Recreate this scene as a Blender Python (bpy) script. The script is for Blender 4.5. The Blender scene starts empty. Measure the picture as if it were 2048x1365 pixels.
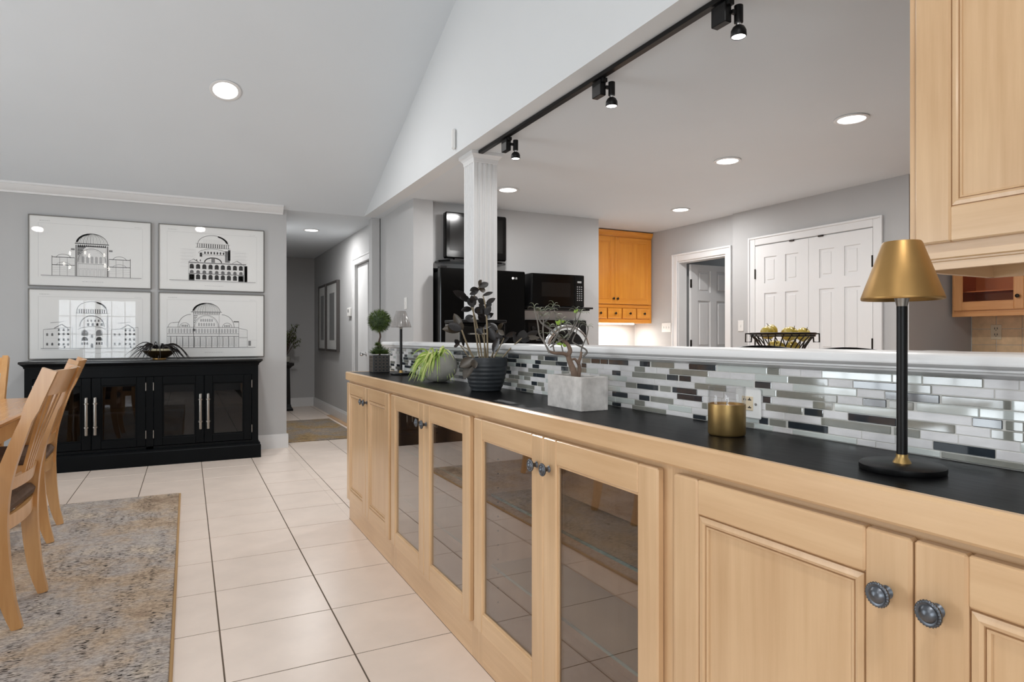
import bpy, bmesh, math, random
from mathutils import Vector, Matrix
R = math.radians
random.seed(7)
scene = bpy.context.scene
COL = scene.collection
# ------------------------------------------------------------------ camera
F_PX, YAW, HY, CAMZ = 1270.0, math.atan(648 / 1270.0), 676.0, 1.125
cam_d = bpy.data.cameras.new('camera'); cam = bpy.data.objects.new('camera', cam_d); COL.objects.link(cam)
cam.location = (0, 0, CAMZ); cam.rotation_euler = (R(90), 0, -YAW)
cam_d.sensor_width = 36; cam_d.lens = F_PX / 2048 * 36; cam_d.shift_y = (HY - 682.5) / 2048
cam_d.clip_start = 0.02; cam_d.clip_end = 100
scene.camera = cam
FW = Vector((math.sin(YAW), math.cos(YAW), 0)); RT = Vector((math.cos(YAW), -math.sin(YAW), 0)); UP = Vector((0, 0, 1))
CAM = Vector((0, 0, CAMZ))
def ray(px, py): return FW + RT * ((px - 1024) / F_PX) - UP * ((py - HY) / F_PX)
def onx(px, py, x): d = ray(px, py); return CAM + d * (x / d.x)
def ony(px, py, y): d = ray(px, py); return CAM + d * (y / d.y)
def onz(px, py, z): d = ray(px, py); return CAM + d * ((z - CAMZ) / d.z)
def depth(p): return (Vector(p) - CAM).dot(FW)
def atd(px, py, dep): return CAM + ray(px, py) * dep
# ------------------------------------------------------------------ world, exposure, daylight
world = bpy.data.worlds.new('world'); scene.world = world; world.use_nodes = True
bg = world.node_tree.nodes['Background']; bg.inputs[0].default_value = (.82, .91, 1, 1); bg.inputs[1].default_value = 1.0
vs = scene.view_settings
vs.view_transform = 'Standard'; vs.look = 'None'; vs.gamma = 1.0; vs.use_curve_mapping = False
vs.exposure = -0.04
def area(name, loc, rot, sx, sy, energy, color=(1, 1, 1), shape='RECTANGLE'):
    l = bpy.data.lights.new(name, 'AREA'); l.shape = shape; l.size = sx
    if shape == 'RECTANGLE': l.size_y = sy
    l.energy = energy; l.color = color
    o = bpy.data.objects.new(name, l); COL.objects.link(o); o.location = loc; o.rotation_euler = rot
    return o
XL, YB = -3.6, -2.05            # left window wall, rear window wall
DAY = (.88, .95, 1)
LEFT_WIN = [(2.5, 4.6)]         # glazed door in the left wall, mirrored in the mosaic tiles
REAR_WIN = [(-2.4, -.95)]      # window in the rear wall, mirrored in the picture glass
(a, b), = LEFT_WIN; area('window_left_offscreen', (XL - .12, (a + b) / 2, 1.15), (0, R(-90), 0), 2.0, b - a, 115, DAY)
(a, b), = REAR_WIN; area('window_rear_offscreen', ((a + b) / 2, YB - .12, 1.2), (R(90), 0, 0), b - a, 1.5, 90, DAY)
# ------------------------------------------------------------------ materials
def new_mat(name):
    m = bpy.data.materials.new(name); m.use_nodes = True
    nt = m.node_tree; p = nt.nodes['Principled BSDF']; return m, nt, p
def srgb(c): return tuple(((v / 255) / 12.92 if v / 255 <= .04045 else ((v / 255 + .055) / 1.055) ** 2.4) for v in c) + (1,)
def coords(nt, scale=(1, 1, 1)):
    tc = nt.nodes.new('ShaderNodeTexCoord'); mp = nt.nodes.new('ShaderNodeMapping'); mp.inputs['Scale'].default_value = scale
    nt.links.new(tc.outputs['Object'], mp.inputs[0]); return mp.outputs[0]
def noise(nt, vec, scale, detail=4, rough=.55):
    n = nt.nodes.new('ShaderNodeTexNoise'); n.inputs['Scale'].default_value = scale; n.inputs['Detail'].default_value = detail
    n.inputs['Roughness'].default_value = rough; nt.links.new(vec, n.inputs['Vector']); return n.outputs['Fac']
def ramp(nt, fac, stops):
    r = nt.nodes.new('ShaderNodeValToRGB'); e = r.color_ramp.elements
    while len(e) < len(stops): e.new(.5)
    for el, (p, c) in zip(e, stops): el.position = p; el.color = c
    nt.links.new(fac, r.inputs[0]); return r.outputs[0]
def bump(nt, p, fac, strength, dist=.002):
    b = nt.nodes.new('ShaderNodeBump'); b.inputs['Strength'].default_value = strength; b.inputs['Distance'].default_value = dist
    nt.links.new(fac, b.inputs['Height']); nt.links.new(b.outputs[0], p.inputs['Normal'])
def mat(name, col, rough=.5, metal=0, var=0, vscale=8, bmp=0, bscale=200, coat=0, spec=.5, stretch=(1, 1, 1)):
    m, nt, p = new_mat(name)
    c = srgb(col); p.inputs['Base Color'].default_value = c; p.inputs['Roughness'].default_value = rough
    p.inputs['Metallic'].default_value = metal; p.inputs['Coat Weight'].default_value = coat; p.inputs['Coat Roughness'].default_value = .05
    p.inputs['Specular IOR Level'].default_value = spec
    v = coords(nt, stretch)
    if var:
        f = noise(nt, v, vscale)
        d = tuple(max(0, x * (1 - var)) for x in c[:3]) + (1,); l = tuple(min(1, x * (1 + var)) for x in c[:3]) + (1,)
        nt.links.new(ramp(nt, f, [(.3, d), (.7, l)]), p.inputs['Base Color'])
    if bmp: bump(nt, p, noise(nt, v, bscale, 3), bmp)
    return m
def wood(name, dark, light, axis='z', rough=.32, k=1.0):
    m, nt, p = new_mat(name)
    s = {'x': (1.2, 22, 22), 'y': (22, 1.2, 22), 'z': (22, 22, 1.2)}[axis]
    v = coords(nt, tuple(a * k for a in s)); f = noise(nt, v, 1.6, 6, .6)
    v2 = coords(nt, (1.5, 1.5, 1.5)); f2 = noise(nt, v2, 1.3, 2)
    mx = nt.nodes.new('ShaderNodeMath'); mx.operation = 'MULTIPLY_ADD'; mx.inputs[1].default_value = .55
    nt.links.new(f, mx.inputs[0]); ml = nt.nodes.new('ShaderNodeMath'); ml.operation = 'MULTIPLY'; ml.inputs[1].default_value = .45
    nt.links.new(f2, ml.inputs[0]); nt.links.new(ml.outputs[0], mx.inputs[2])
    nt.links.new(ramp(nt, mx.outputs[0], [(.32, srgb(dark)), (.66, srgb(light))]), p.inputs['Base Color'])
    p.inputs['Roughness'].default_value = rough; p.inputs['Coat Weight'].default_value = .25; p.inputs['Coat Roughness'].default_value = .12
    bump(nt, p, f, .06, .001)
    return m
def emit(name, col, s):
    m, nt, p = new_mat(name); p.inputs['Emission Color'].default_value = col + (1,); p.inputs['Emission Strength'].default_value = s
    p.inputs['Base Color'].default_value = (.8, .8, .8, 1); return m
def thin_glass(name, tint=(1, 1, 1), boost=1.0, ior=1.5, rough=.0):
    m, nt, p = new_mat(name); nt.nodes.remove(p)
    tr = nt.nodes.new('ShaderNodeBsdfTransparent'); tr.inputs[0].default_value = tint + (1,)
    gl = nt.nodes.new('ShaderNodeBsdfGlossy'); gl.inputs['Roughness'].default_value = rough
    lw = nt.nodes.new('ShaderNodeLayerWeight'); lw.inputs['Blend'].default_value = .5      # facing: the same from either side of the pane
    pw = nt.nodes.new('ShaderNodeMath'); pw.operation = 'POWER'; pw.inputs[1].default_value = 5; nt.links.new(lw.outputs['Facing'], pw.inputs[0])
    fr = nt.nodes.new('ShaderNodeMath'); fr.operation = 'MULTIPLY_ADD'; fr.inputs[1].default_value = .96; fr.inputs[2].default_value = .04; nt.links.new(pw.outputs[0], fr.inputs[0])
    mu = nt.nodes.new('ShaderNodeMath'); mu.operation = 'MULTIPLY'; mu.inputs[1].default_value = boost; mu.use_clamp = True
    mx = nt.nodes.new('ShaderNodeMixShader'); out = nt.nodes['Material Output']
    nt.links.new(fr.outputs[0], mu.inputs[0]); nt.links.new(mu.outputs[0], mx.inputs[0]); nt.links.new(tr.outputs[0], mx.inputs[1])
    nt.links.new(gl.outputs[0], mx.inputs[2]); nt.links.new(mx.outputs[0], out.inputs['Surface']); return m
M = {}
M['wall'] = mat('wall_paint', (182, 182, 182), .85, var=.015, vscale=3, bmp=.03, bscale=300)
M['ceil'] = mat('ceiling_paint', (214, 219, 223), .9, var=.01, vscale=2, bmp=.02, bscale=300)
M['header'] = mat('header_paint', (218, 220, 221), .85, var=.01, vscale=2, bmp=.02, bscale=300)
M['trim'] = mat('white_trim', (222, 222, 222), .35)
M['door'] = mat('white_door', (226, 226, 226), .4)
M['grout'] = mat('floor_grout', (104, 90, 76), .9, var=.1, vscale=20)
M['tile'] = mat('floor_tile', (238, 222, 209), .3, var=.05, vscale=5, bmp=.05, bscale=90)
M['maple_z'] = wood('maple_upright', (200, 162, 121), (224, 189, 148), 'z')
M['maple_y'] = wood('maple_lengthwise', (202, 163, 121), (226, 191, 149), 'y')
M['maple_x'] = wood('maple_across', (202, 163, 121), (226, 191, 149), 'x')
M['honey_z'] = wood('honey_upright', (222, 138, 42), (244, 166, 64), 'z')
M['honey_x'] = wood('honey_across', (222, 138, 42), (244, 166, 64), 'x')
M['honey_in'] = mat('honey_inside', (206, 112, 50), .5)
M['amber_z'] = wood('amber_upright', (196, 134, 80), (216, 158, 104), 'z')
M['amber_y'] = wood('amber_lengthwise', (196, 134, 80), (216, 158, 104), 'y')
M['chair'] = wood('chair_wood', (190, 138, 84), (216, 168, 112), 'z', .3)
M['table'] = wood('table_wood', (196, 138, 84), (220, 168, 116), 'y', .22)
M['cushion'] = mat('brown_suede', (94, 74, 60), .95, var=.2, vscale=14, bmp=.3, bscale=120)
M['black_top'] = mat('black_leathered_stone', (10, 10, 11), .33, spec=.06, var=.3, vscale=12, bmp=.25, bscale=45, stretch=(1, .35, 1))
M['pewter'] = mat('aged_pewter', (104, 108, 114), .38, 1, var=.25, vscale=60)
M['dark_metal'] = mat('dark_bronze', (52, 46, 42), .42, 1)
M['steel'] = mat('brushed_nickel', (150, 146, 140), .36, 1)
M['chrome'] = mat('chrome', (235, 235, 235), .1, 1)
M['gold'] = mat('satin_gold', (168, 132, 80), .42, .8, var=.06, vscale=12)
M['brass'] = mat('brushed_brass', (176, 146, 94), .4, .9, var=.14, vscale=18)
M['matte_black'] = mat('matte_black', (11, 11, 12), .42, spec=.3)
M['gloss_black'] = mat('gloss_black', (5, 5, 5), .12, spec=.3)
M['screen'] = mat('dark_screen', (20, 19, 18), .16, spec=.3)
M['navy'] = mat('navy_black_paint', (5, 8, 11), .45, spec=.12, var=.15, vscale=5)
M['navy_top'] = mat('navy_black_top', (5, 8, 11), .25)
M['slate_in'] = mat('cabinet_dark_inside', (20, 21, 24), .6)
M['glass'] = thin_glass('door_glass', (.84, .81, .80), 3.0)
M['dglass'] = thin_glass('sideboard_glass', (.6, .62, .65), 1.0)
M['pglass'] = thin_glass('picture_glass', (.99, .99, .99), .3)
M['cglass'] = thin_glass('clear_glass', (.96, .96, .96), .8)
M['wglass'] = thin_glass('window_glass', (1, 1, 1), 1.0)
M['sglass'] = mat('glass_shelf_edge', (120, 158, 152), .1)
M['shelfglass'] = thin_glass('glass_shelf', (.9, .95, .93), .5)
M['marble'] = mat('white_marble_tile', (222, 220, 220), .28, var=.07, vscale=25, stretch=(1, 1, 3))
M['lightglass'] = mat('pale_glass_tile', (206, 212, 208), .06, coat=1)
M['greyglass'] = mat('taupe_glass_tile', (138, 138, 130), .06, coat=1, var=.08, vscale=30)
M['darkglass'] = mat('slate_glass_tile', (48, 54, 60), .06, coat=1, var=.1, vscale=30)
M['sgrout'] = mat('white_tile_grout', (216, 214, 208), .9)
M['paper'] = mat('print_paper', (226, 226, 224), .8)
M['ink1'] = mat('ink_dark', (62, 62, 62), .9); M['ink2'] = mat('ink_mid', (128, 128, 128), .9); M['ink3'] = mat('ink_pale', (186, 186, 186), .9)
M['frame'] = mat('grey_metal_frame', (112, 110, 106), .4, .6)
M['dframe'] = mat('charcoal_frame', (72, 68, 66), .5)
M['plate'] = mat('white_plastic', (226, 225, 222), .4)
M['beige_plate'] = mat('cream_plastic', (214, 196, 166), .4)
M['slot'] = mat('dark_slot', (30, 28, 26), .6)
M['concrete'] = mat('concrete', (196, 192, 188), .9, var=.22, vscale=26, bmp=.3, bscale=90)
M['potgrey'] = mat('grey_stone_pot', (150, 148, 140), .75, var=.14, vscale=14, bmp=.15, bscale=60)
M['potblack'] = mat('black_ribbed_pot', (40, 44, 48), .5)
M['soil'] = mat('potting_soil', (58, 44, 34), 1, var=.3, vscale=60)
M['zz'] = mat('raven_leaf', (30, 27, 27), .32, var=.35, vscale=20)
M['zzbrown'] = mat('raven_leaf_brown', (56, 46, 32), .36, var=.3, vscale=20)
M['zzstem'] = mat('raven_stem', (124, 110, 84), .5, var=.2, vscale=30)
M['spider'] = mat('spider_leaf', (150, 178, 78), .4, var=.25, vscale=20)
M['spiderlight'] = mat('spider_leaf_pale', (206, 214, 132), .4)
M['topi'] = mat('clipped_needle', (84, 104, 40), .6, var=.4, vscale=25)
M['topid'] = mat('clipped_needle_dark', (48, 66, 30), .6, var=.3, vscale=25)
M['twig'] = mat('twisted_twig', (74, 58, 48), .8)
M['bark'] = mat('bonsai_bark', (118, 98, 84), .8, var=.25, vscale=40)
M['barkgrey'] = mat('bonsai_branch', (116, 112, 106), .7, var=.2, vscale=40)
M['succ'] = mat('succulent_leaf', (134, 142, 116), .5, var=.2, vscale=30)
M['succg'] = mat('succulent_leaf_green', (146, 178, 62), .5)
M['wick'] = mat('candle_wax', (226, 196, 180), .6)
M['apple'] = mat('yellow_apple', (192, 168, 74), .3, var=.14, vscale=18)
M['hallplant'] = mat('hall_leaf', (84, 92, 44), .6, var=.3, vscale=20)
M['bronze'] = mat('bronze_bowl', (70, 56, 36), .3, .7, var=.3, vscale=14)
M['rim'] = mat('celadon_rim', (176, 168, 140), .35)
M['lampgrey'] = mat('grey_lacquer_shade', (146, 142, 139), .2, coat=.5)
M['backtile'] = mat('tan_wall_tile', (222, 188, 146), .5, var=.12, vscale=14)
M['whitetop'] = mat('white_worktop', (226, 226, 224), .2, var=.02)
M['lamp_on'] = emit('lamp_face', (1, .98, .95), 6.0)
M['strip'] = wood('oak_strip', (196, 150, 104), (216, 176, 130), 'y')
M['sill'] = M['trim']
def rug_mat(name, pal, dash=True):
    m, nt, p = new_mat(name); v = coords(nt)
    base = ramp(nt, noise(nt, v, 1.9, 6, .65), [(.28, srgb(pal[0])), (.42, srgb(pal[1])), (.55, srgb(pal[2])), (.72, srgb(pal[3]))])
    fine = noise(nt, coords(nt, (1, 2.2, 1)), 55, 3, .7)
    a = nt.nodes.new('ShaderNodeMix'); a.data_type = 'RGBA'; a.blend_type = 'MULTIPLY'; a.inputs[0].default_value = .8
    nt.links.new(base, a.inputs[6]); nt.links.new(ramp(nt, fine, [(.34, (.36, .35, .35, 1)), (.6, (1.0, 1.0, 1.0, 1))]), a.inputs[7])
    colr = a.outputs[2]
    if dash:
        d1 = noise(nt, coords(nt, (38, 130, 1)), 1, 1); d2 = noise(nt, coords(nt, (5, 1.2, 1)), 2.0, 4, .7)
        g1 = ramp(nt, d1, [(.55, (0, 0, 0, 1)), (.6, (1, 1, 1, 1))]); g2 = ramp(nt, d2, [(.47, (0, 0, 0, 1)), (.56, (.95, .95, .95, 1))])
        mu = nt.nodes.new('ShaderNodeMath'); mu.operation = 'MULTIPLY'; nt.links.new(g1, mu.inputs[0]); nt.links.new(g2, mu.inputs[1])
        b = nt.nodes.new('ShaderNodeMix'); b.data_type = 'RGBA'; nt.links.new(mu.outputs[0], b.inputs[0])
        nt.links.new(colr, b.inputs[6]); b.inputs[7].default_value = srgb((58, 52, 48)); colr = b.outputs[2]
    nt.links.new(colr, p.inputs['Base Color']); p.inputs['Roughness'].default_value = 1; p.inputs['Specular IOR Level'].default_value = .1
    bump(nt, p, fine, .5, .004); return m
M['rug'] = rug_mat('woven_rug', [(146, 124, 106), (196, 175, 152), (188, 180, 174), (222, 204, 180)])
M['hallrug'] = rug_mat('hall_rug', [(120, 104, 84), (168, 142, 104), (150, 142, 134), (190, 160, 120)], False)
M['rugedge'] = mat('rug_binding', (176, 142, 98), .95)
# ------------------------------------------------------------------ mesh builder
LOC = {}
class MB:
    def __init__(s): s.v = []; s.f = []; s.m = []
    def add(s, verts, faces, m=0):
        o = len(s.v); s.v += [tuple(v) for v in verts]; s.f += [tuple(i + o for i in f) for f in faces]; s.m += [m] * len(faces); return s
    def box(s, x0, x1, y0, y1, z0, z1, m=0, b=0):
        x0, x1 = min(x0, x1), max(x0, x1); y0, y1 = min(y0, y1), max(y0, y1); z0, z1 = min(z0, z1), max(z0, z1)
        if not b:
            v = [(x, y, z) for z in (z0, z1) for y in (y0, y1) for x in (x0, x1)]
            return s.add(v, [(0, 2, 3, 1), (4, 5, 7, 6), (0, 1, 5, 4), (2, 6, 7, 3), (0, 4, 6, 2), (1, 3, 7, 5)], m)
        b = min(b, (x1 - x0) * .45, (y1 - y0) * .45, (z1 - z0) * .45)
        v = []; idx = {}
        for i, x in enumerate((x0, x1)):
            for j, y in enumerate((y0, y1)):
                for k, z in enumerate((z0, z1)):
                    sx, sy, sz = (1, -1)[i], (1, -1)[j], (1, -1)[k]
                    for a in range(3):
                        idx[i, j, k, a] = len(v)
                        v.append((x + (sx * b if a != 0 else 0), y + (sy * b if a != 1 else 0), z + (sz * b if a != 2 else 0)))
        q = []
        for i in (0, 1): q.append([idx[i, 0, 0, 0], idx[i, 1, 0, 0], idx[i, 1, 1, 0], idx[i, 0, 1, 0]])
        for j in (0, 1): q.append([idx[0, j, 0, 1], idx[1, j, 0, 1], idx[1, j, 1, 1], idx[0, j, 1, 1]])
        for k in (0, 1): q.append([idx[0, 0, k, 2], idx[1, 0, k, 2], idx[1, 1, k, 2], idx[0, 1, k, 2]])
        for i in (0, 1):
            for j in (0, 1): q.append([idx[i, j, 0, 0], idx[i, j, 1, 0], idx[i, j, 1, 1], idx[i, j, 0, 1]])
            for k in (0, 1): q.append([idx[i, 0, k, 0], idx[i, 1, k, 0], idx[i, 1, k, 2], idx[i, 0, k, 2]])
        for j in (0, 1):
            for k in (0, 1): q.append([idx[0, j, k, 1], idx[1, j, k, 1], idx[1, j, k, 2], idx[0, j, k, 2]])
        for i in (0, 1):
            for j in (0, 1):
                for k in (0, 1): q.append([idx[i, j, k, a] for a in range(3)])
        return s.add(v, q, m)
    def lathe(s, prof, c=(0, 0, 0), n=24, m=0, axis='z', cap=True):
        v = []; f = []
        for r, h in prof:
            for k in range(n):
                a = 2 * math.pi * k / n; p = (r * math.cos(a), r * math.sin(a), h)
                if axis == 'x': p = (h, p[0], p[1])
                if axis == 'y': p = (p[0], h, p[1])
                v.append((p[0] + c[0], p[1] + c[1], p[2] + c[2]))
        for i in range(len(prof) - 1):
            for k in range(n): f.append((i * n + k, i * n + (k + 1) % n, (i + 1) * n + (k + 1) % n, (i + 1) * n + k))
        if cap:
            f.append(tuple(range(n))); e = (len(prof) - 1) * n; f.append(tuple(e + k for k in range(n)))
        return s.add(v, f, m)
    def tube(s, pts, rad, n=8, m=0, flat=None):
        pts = [Vector(p) for p in pts]; rad = rad if isinstance(rad, (list, tuple)) else [rad] * len(pts)
        v = []; f = []; prev = None
        for i, p in enumerate(pts):
            t = (pts[min(i + 1, len(pts) - 1)] - pts[max(i - 1, 0)]).normalized()
            ref = prev if prev is not None else (Vector((0, 0, 1)) if abs(t.z) < .9 else Vector((1, 0, 0)))
            a = (ref - t * ref.dot(t)).normalized(); b = t.cross(a); prev = a
            for k in range(n):
                q = 2 * math.pi * k / n; v.append(p + (a * math.cos(q) + b * math.sin(q)) * rad[i])
        for i in range(len(pts) - 1):
            for k in range(n): f.append((i * n + k, i * n + (k + 1) % n, (i + 1) * n + (k + 1) % n, (i + 1) * n + k))
        f.append(tuple(range(n))); e = (len(pts) - 1) * n; f.append(tuple(e + k for k in range(n)))
        return s.add(v, f, m)
    def bar(s, secs, m=0):
        """loft of equal polygon sections (lists of points)"""
        n = len(secs[0]); v = [p for sec in secs for p in sec]; f = []
        for i in range(len(secs) - 1):
            for k in range(n): f.append((i * n + k, i * n + (k + 1) % n, (i + 1) * n + (k + 1) % n, (i + 1) * n + k))
        f.append(tuple(range(n))); e = (len(secs) - 1) * n; f.append(tuple(e + k for k in range(n)))
        return s.add(v, f, m)
    def prism(s, poly, axis, a, b, m=0):
        def P(p, h): return {'x': (h, p[0], p[1]), 'y': (p[0], h, p[1]), 'z': (p[0], p[1], h)}[axis]
        return s.bar([[P(p, a) for p in poly], [P(p, b) for p in poly]], m)
    def leaf(s, a, b, w, up, m=0, fold=.25, curl=0.0, seg=6):
        a, b, up = Vector(a), Vector(b), Vector(up); t = b - a; L = t.length; t = t / L
        side = t.cross(up); side = side.normalized() if side.length > 1e-5 else Vector((1, 0, 0)); nrm = side.cross(t).normalized()
        v = []; f = []
        for i in range(seg + 1):
            u = i / seg; ww = w * (math.sin(math.pi * min(1, u * .96 + .04)) ** .75); c = a + t * (L * u) - nrm * (curl * L * u * u)
            v += [c - side * ww + nrm * ww * fold, c, c + side * ww + nrm * ww * fold]
        for i in range(seg):
            o = i * 3; f += [(o, o + 1, o + 4, o + 3), (o + 1, o + 2, o + 5, o + 4)]
        return s.add(v, f, m)
    def blade(s, pts, w, m=0, ref=(0, 0, 1)):
        pts = [Vector(p) for p in pts]; v = []; f = []; n = len(pts)
        for i, p in enumerate(pts):
            t = (pts[min(i + 1, n - 1)] - pts[max(i - 1, 0)]).normalized(); sd = t.cross(Vector(ref))
            sd = sd.normalized() if sd.length > 1e-4 else Vector((1, 0, 0)); u = i / (n - 1); ww = w * (1 - u ** 2.5) * min(1, .4 + 3 * u)
            v += [p - sd * ww, p + sd * ww]
        for i in range(n - 1): f.append((i * 2, i * 2 + 1, i * 2 + 3, i * 2 + 2))
        return s.add(v, f, m)
    def build(s, name, mats, parent=None, smooth=0, origin=None):
        if not isinstance(mats, (list, tuple)): mats = [mats]
        me = bpy.data.meshes.new(name)
        if parent is not None: o = LOC[parent.name]
        elif origin is not None: o = Vector(origin)
        else:
            xs, ys, zs = zip(*s.v); o = Vector(((min(xs) + max(xs)) / 2, (min(ys) + max(ys)) / 2, min(zs)))
        me.from_pydata([(v[0] - o[0], v[1] - o[1], v[2] - o[2]) for v in s.v], [], s.f)
        for mt in mats: me.materials.append(M[mt] if isinstance(mt, str) else mt)
        me.polygons.foreach_set('material_index', s.m)
        bm = bmesh.new(); bm.from_mesh(me); bmesh.ops.recalc_face_normals(bm, faces=bm.faces); bm.to_mesh(me); bm.free()
        if smooth: me.shade_smooth(); me.set_sharp_from_angle(angle=R(smooth))
        ob = bpy.data.objects.new(name, me); COL.objects.link(ob)
        if parent is not None: ob.parent = parent
        else: ob.location = o
        LOC[ob.name] = Vector(o)
        return ob
def tag(o, label, cat, group=None, kind=None):
    if label: o['label'] = label
    if cat: o['category'] = cat
    if group: o['group'] = group
    if kind: o['kind'] = kind
    return o
def thing(name, label, cat, loc, group=None, rot=None):
    o = bpy.data.objects.new(name, None); COL.objects.link(o); o.location = loc; o.empty_display_size = .05
    if rot is not None: o.rotation_euler = rot; LOC[o.name] = Vector((0, 0, 0))   # parts given in local coordinates
    else: LOC[o.name] = Vector(loc)
    return tag(o, label, cat, group)
def struct(o, label=None):
    o['kind'] = 'structure'
    if label: o['label'] = label
    return o
def copy_tree(o, parent=None):
    c = o.copy(); COL.objects.link(c); c.parent = parent; LOC[c.name] = LOC[o.name]
    for ch in list(o.children): copy_tree(ch, c)
    return c
def B(*a, **k): return MB().box(*a, **k)
# ------------------------------------------------------------------ setting
K, SL, YW = 2.438, .413, 6.855          # flat ceiling height, vault slope, picture-wall plane
XHD, XHALL, YHALL, XE = 1.70, 1.865, 10.85, .90
XC, XS, ZC, ZL = .895, 1.181, .9133, 1.0985   # cabinet front, mosaic plane, counter and ledge heights
YR = 2.4; ZR = K + SL * (YW - YR)           # ridge of the vault
YTV, XR1, XR2, YJ, XK = 5.82, 5.18, 5.14, 3.083, 6.03
# floor slab and tiles
floor = B(XL - .1, XK + .2, YB - .1, YHALL + .1, -.12, -.0016).build('floor', 'grout', origin=(0, 0, 0)); struct(floor, 'beige square ceramic tile floor')
T, TX, TY, G = .4210, .108, 4.368, .0028
def clip_tile(x0, x1, y0, y1, regs):
    for (a, b, c, d) in regs:
        u0, u1, w0, w1 = max(x0, a), min(x1, b), max(y0, c), min(y1, d)
        if u1 - u0 > .01 and w1 - w0 > .01: yield u0, u1, w0, w1
REGS = [(XL, XC - .001, YB, YW), (XC, XHALL, 3.99, YW), (XE, XHALL, YW, YHALL)]
tiles = []
for i in range(-9, 5):
    for j in range(-16, 17):
        x0, y0 = TX + i * T + G, TY + j * T + G
        for r in clip_tile(x0, x0 + T - 2 * G, y0, y0 + T - 2 * G, REGS): tiles.append(r)
def tile_dist(r):
    c = Vector(((r[0] + r[1]) / 2, (r[2] + r[3]) / 2, 0)); p = c - CAM; d = p.dot(FW)
    if d < .8 or abs(p.dot(RT) / d) > .95: return 1e3 + p.length
    return p.length
tiles.sort(key=tile_dist)
full = B(-T / 2 + G, T / 2 - G, -T / 2 + G, T / 2 - G, -.012, 0, b=.0008); shared = None; rest = MB()
for n, (a, b, c, d) in enumerate(tiles):
    if n >= 300: rest.box(a, b, c, d, -.012, 0); continue
    if abs((b - a) - (T - 2 * G)) < 1e-4 and abs((d - c) - (T - 2 * G)) < 1e-4:
        if shared is None:
            t = full.build('tile', 'tile', origin=(0, 0, 0)); shared = t.data
        else: t = bpy.data.objects.new('tile', shared); COL.objects.link(t)
        t.parent = floor; t.location = ((a + b) / 2, (c + d) / 2, 0)
    else: B(a, b, c, d, -.012, 0).build('tile', 'tile', floor)
if rest.v: rest.build('tiles_beyond', 'tile', floor)['kind'] = 'stuff'
kf = MB().box(1.31, XHALL, YB, 3.985, -.003, 0).box(XHALL, XK, YB, YTV, -.003, 0).build('floor_kitchen', 'tile'); struct(kf, 'kitchen floor')
# walls
def wall(name, *boxes, m='wall', label=None):
    b = MB()
    for x in boxes: b.box(*x)
    return struct(b.build(name, m), label)
wall('wall_back', (XL - .1, XE, YW, YW + .14, 0, K + .05), label='grey painted wall with the framed prints')
wall('wall_hall_left', (XE - .14, XE, YW + .14, YHALL, 0, K))
wall('wall_hall_end', (XE - .2, XHALL + .2, YHALL, YHALL + .1, 0, K), label='grey end wall of the hallway')
DY0, DY1 = 7.05, 7.96
wall('wall_hall_right', (XHALL, XHALL + .12, DY1, YHALL, 0, K), (XHALL, XHALL + .12, DY0, DY1, 2.03, K), (XHALL, XHALL + .12, 7.02, DY0, 0, K), label='grey right wall of the hallway')
wall('wall_hall_room', (XHALL + .9, XHALL + 1.0, 6.9, 8.3, 0, K), (XHALL + .12, XHALL + .9, 8.2, 8.3, 0, K), (XHALL + .12, XHALL + .9, 7.02, 7.06, 0, K))
wall('wall_post', (1.795, 1.88, 6.89, 7.02, 0, K))
wall('wall_stub', (1.888, 2.085, 5.745, 6.89, 0, K), label='grey wall stub beside the refrigerator')
wall('wall_kitchen_far', (2.085, 4.045, YTV, YTV + .12, 1.80, K), (3.0, 4.045, YTV, YTV + .12, 0, 1.80), (3.925, 4.045, YTV + .12, 6.64, 0, K), (2.085, 3.0, 6.5, 6.6, 0, 1.8), (2.085, 2.11, 5.85, 6.5, 0, 1.8), (2.99, 3.0, 5.94, 6.5, 0, 1.8), (2.085, 3.0, YTV + .12, 6.6, 1.8, 1.82),
     label='grey kitchen wall behind the television and microwave')
wall('wall_kitchen_niche', (4.045, XR1 + .1, 6.64, 6.74, 0, K))
DW0, DW1 = 5.06, 5.82
wall('wall_kitchen_right', (XR1, XR1 + .12, DW1, 6.64, 0, K), (XR1, XR1 + .12, DW0, DW1, 2.03, K), (XR1, XR1 + .12, 4.93, DW0, 0, K), label='grey kitchen wall with the doorway')
wall('wall_kitchen_pantry', (XR2, XR2 + .12, YJ, 4.93, 0, K), label='grey kitchen wall around the double doors')
wall('wall_kitchen_jog', (XR2 + .12, XK, YJ, YJ + .1, 0, K))
wall('wall_kitchen_side', (XK, XK + .1, YB, YJ + .1, 0, K))
wall('wall_closet', (XR1 + .12, 6.6, 5.9, 6.0, 0, K), (6.5, 6.6, 4.9, 5.9, 0, K), (XR1 + .12, 6.6, 4.85, 4.93, 0, K), m='wall')
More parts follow.
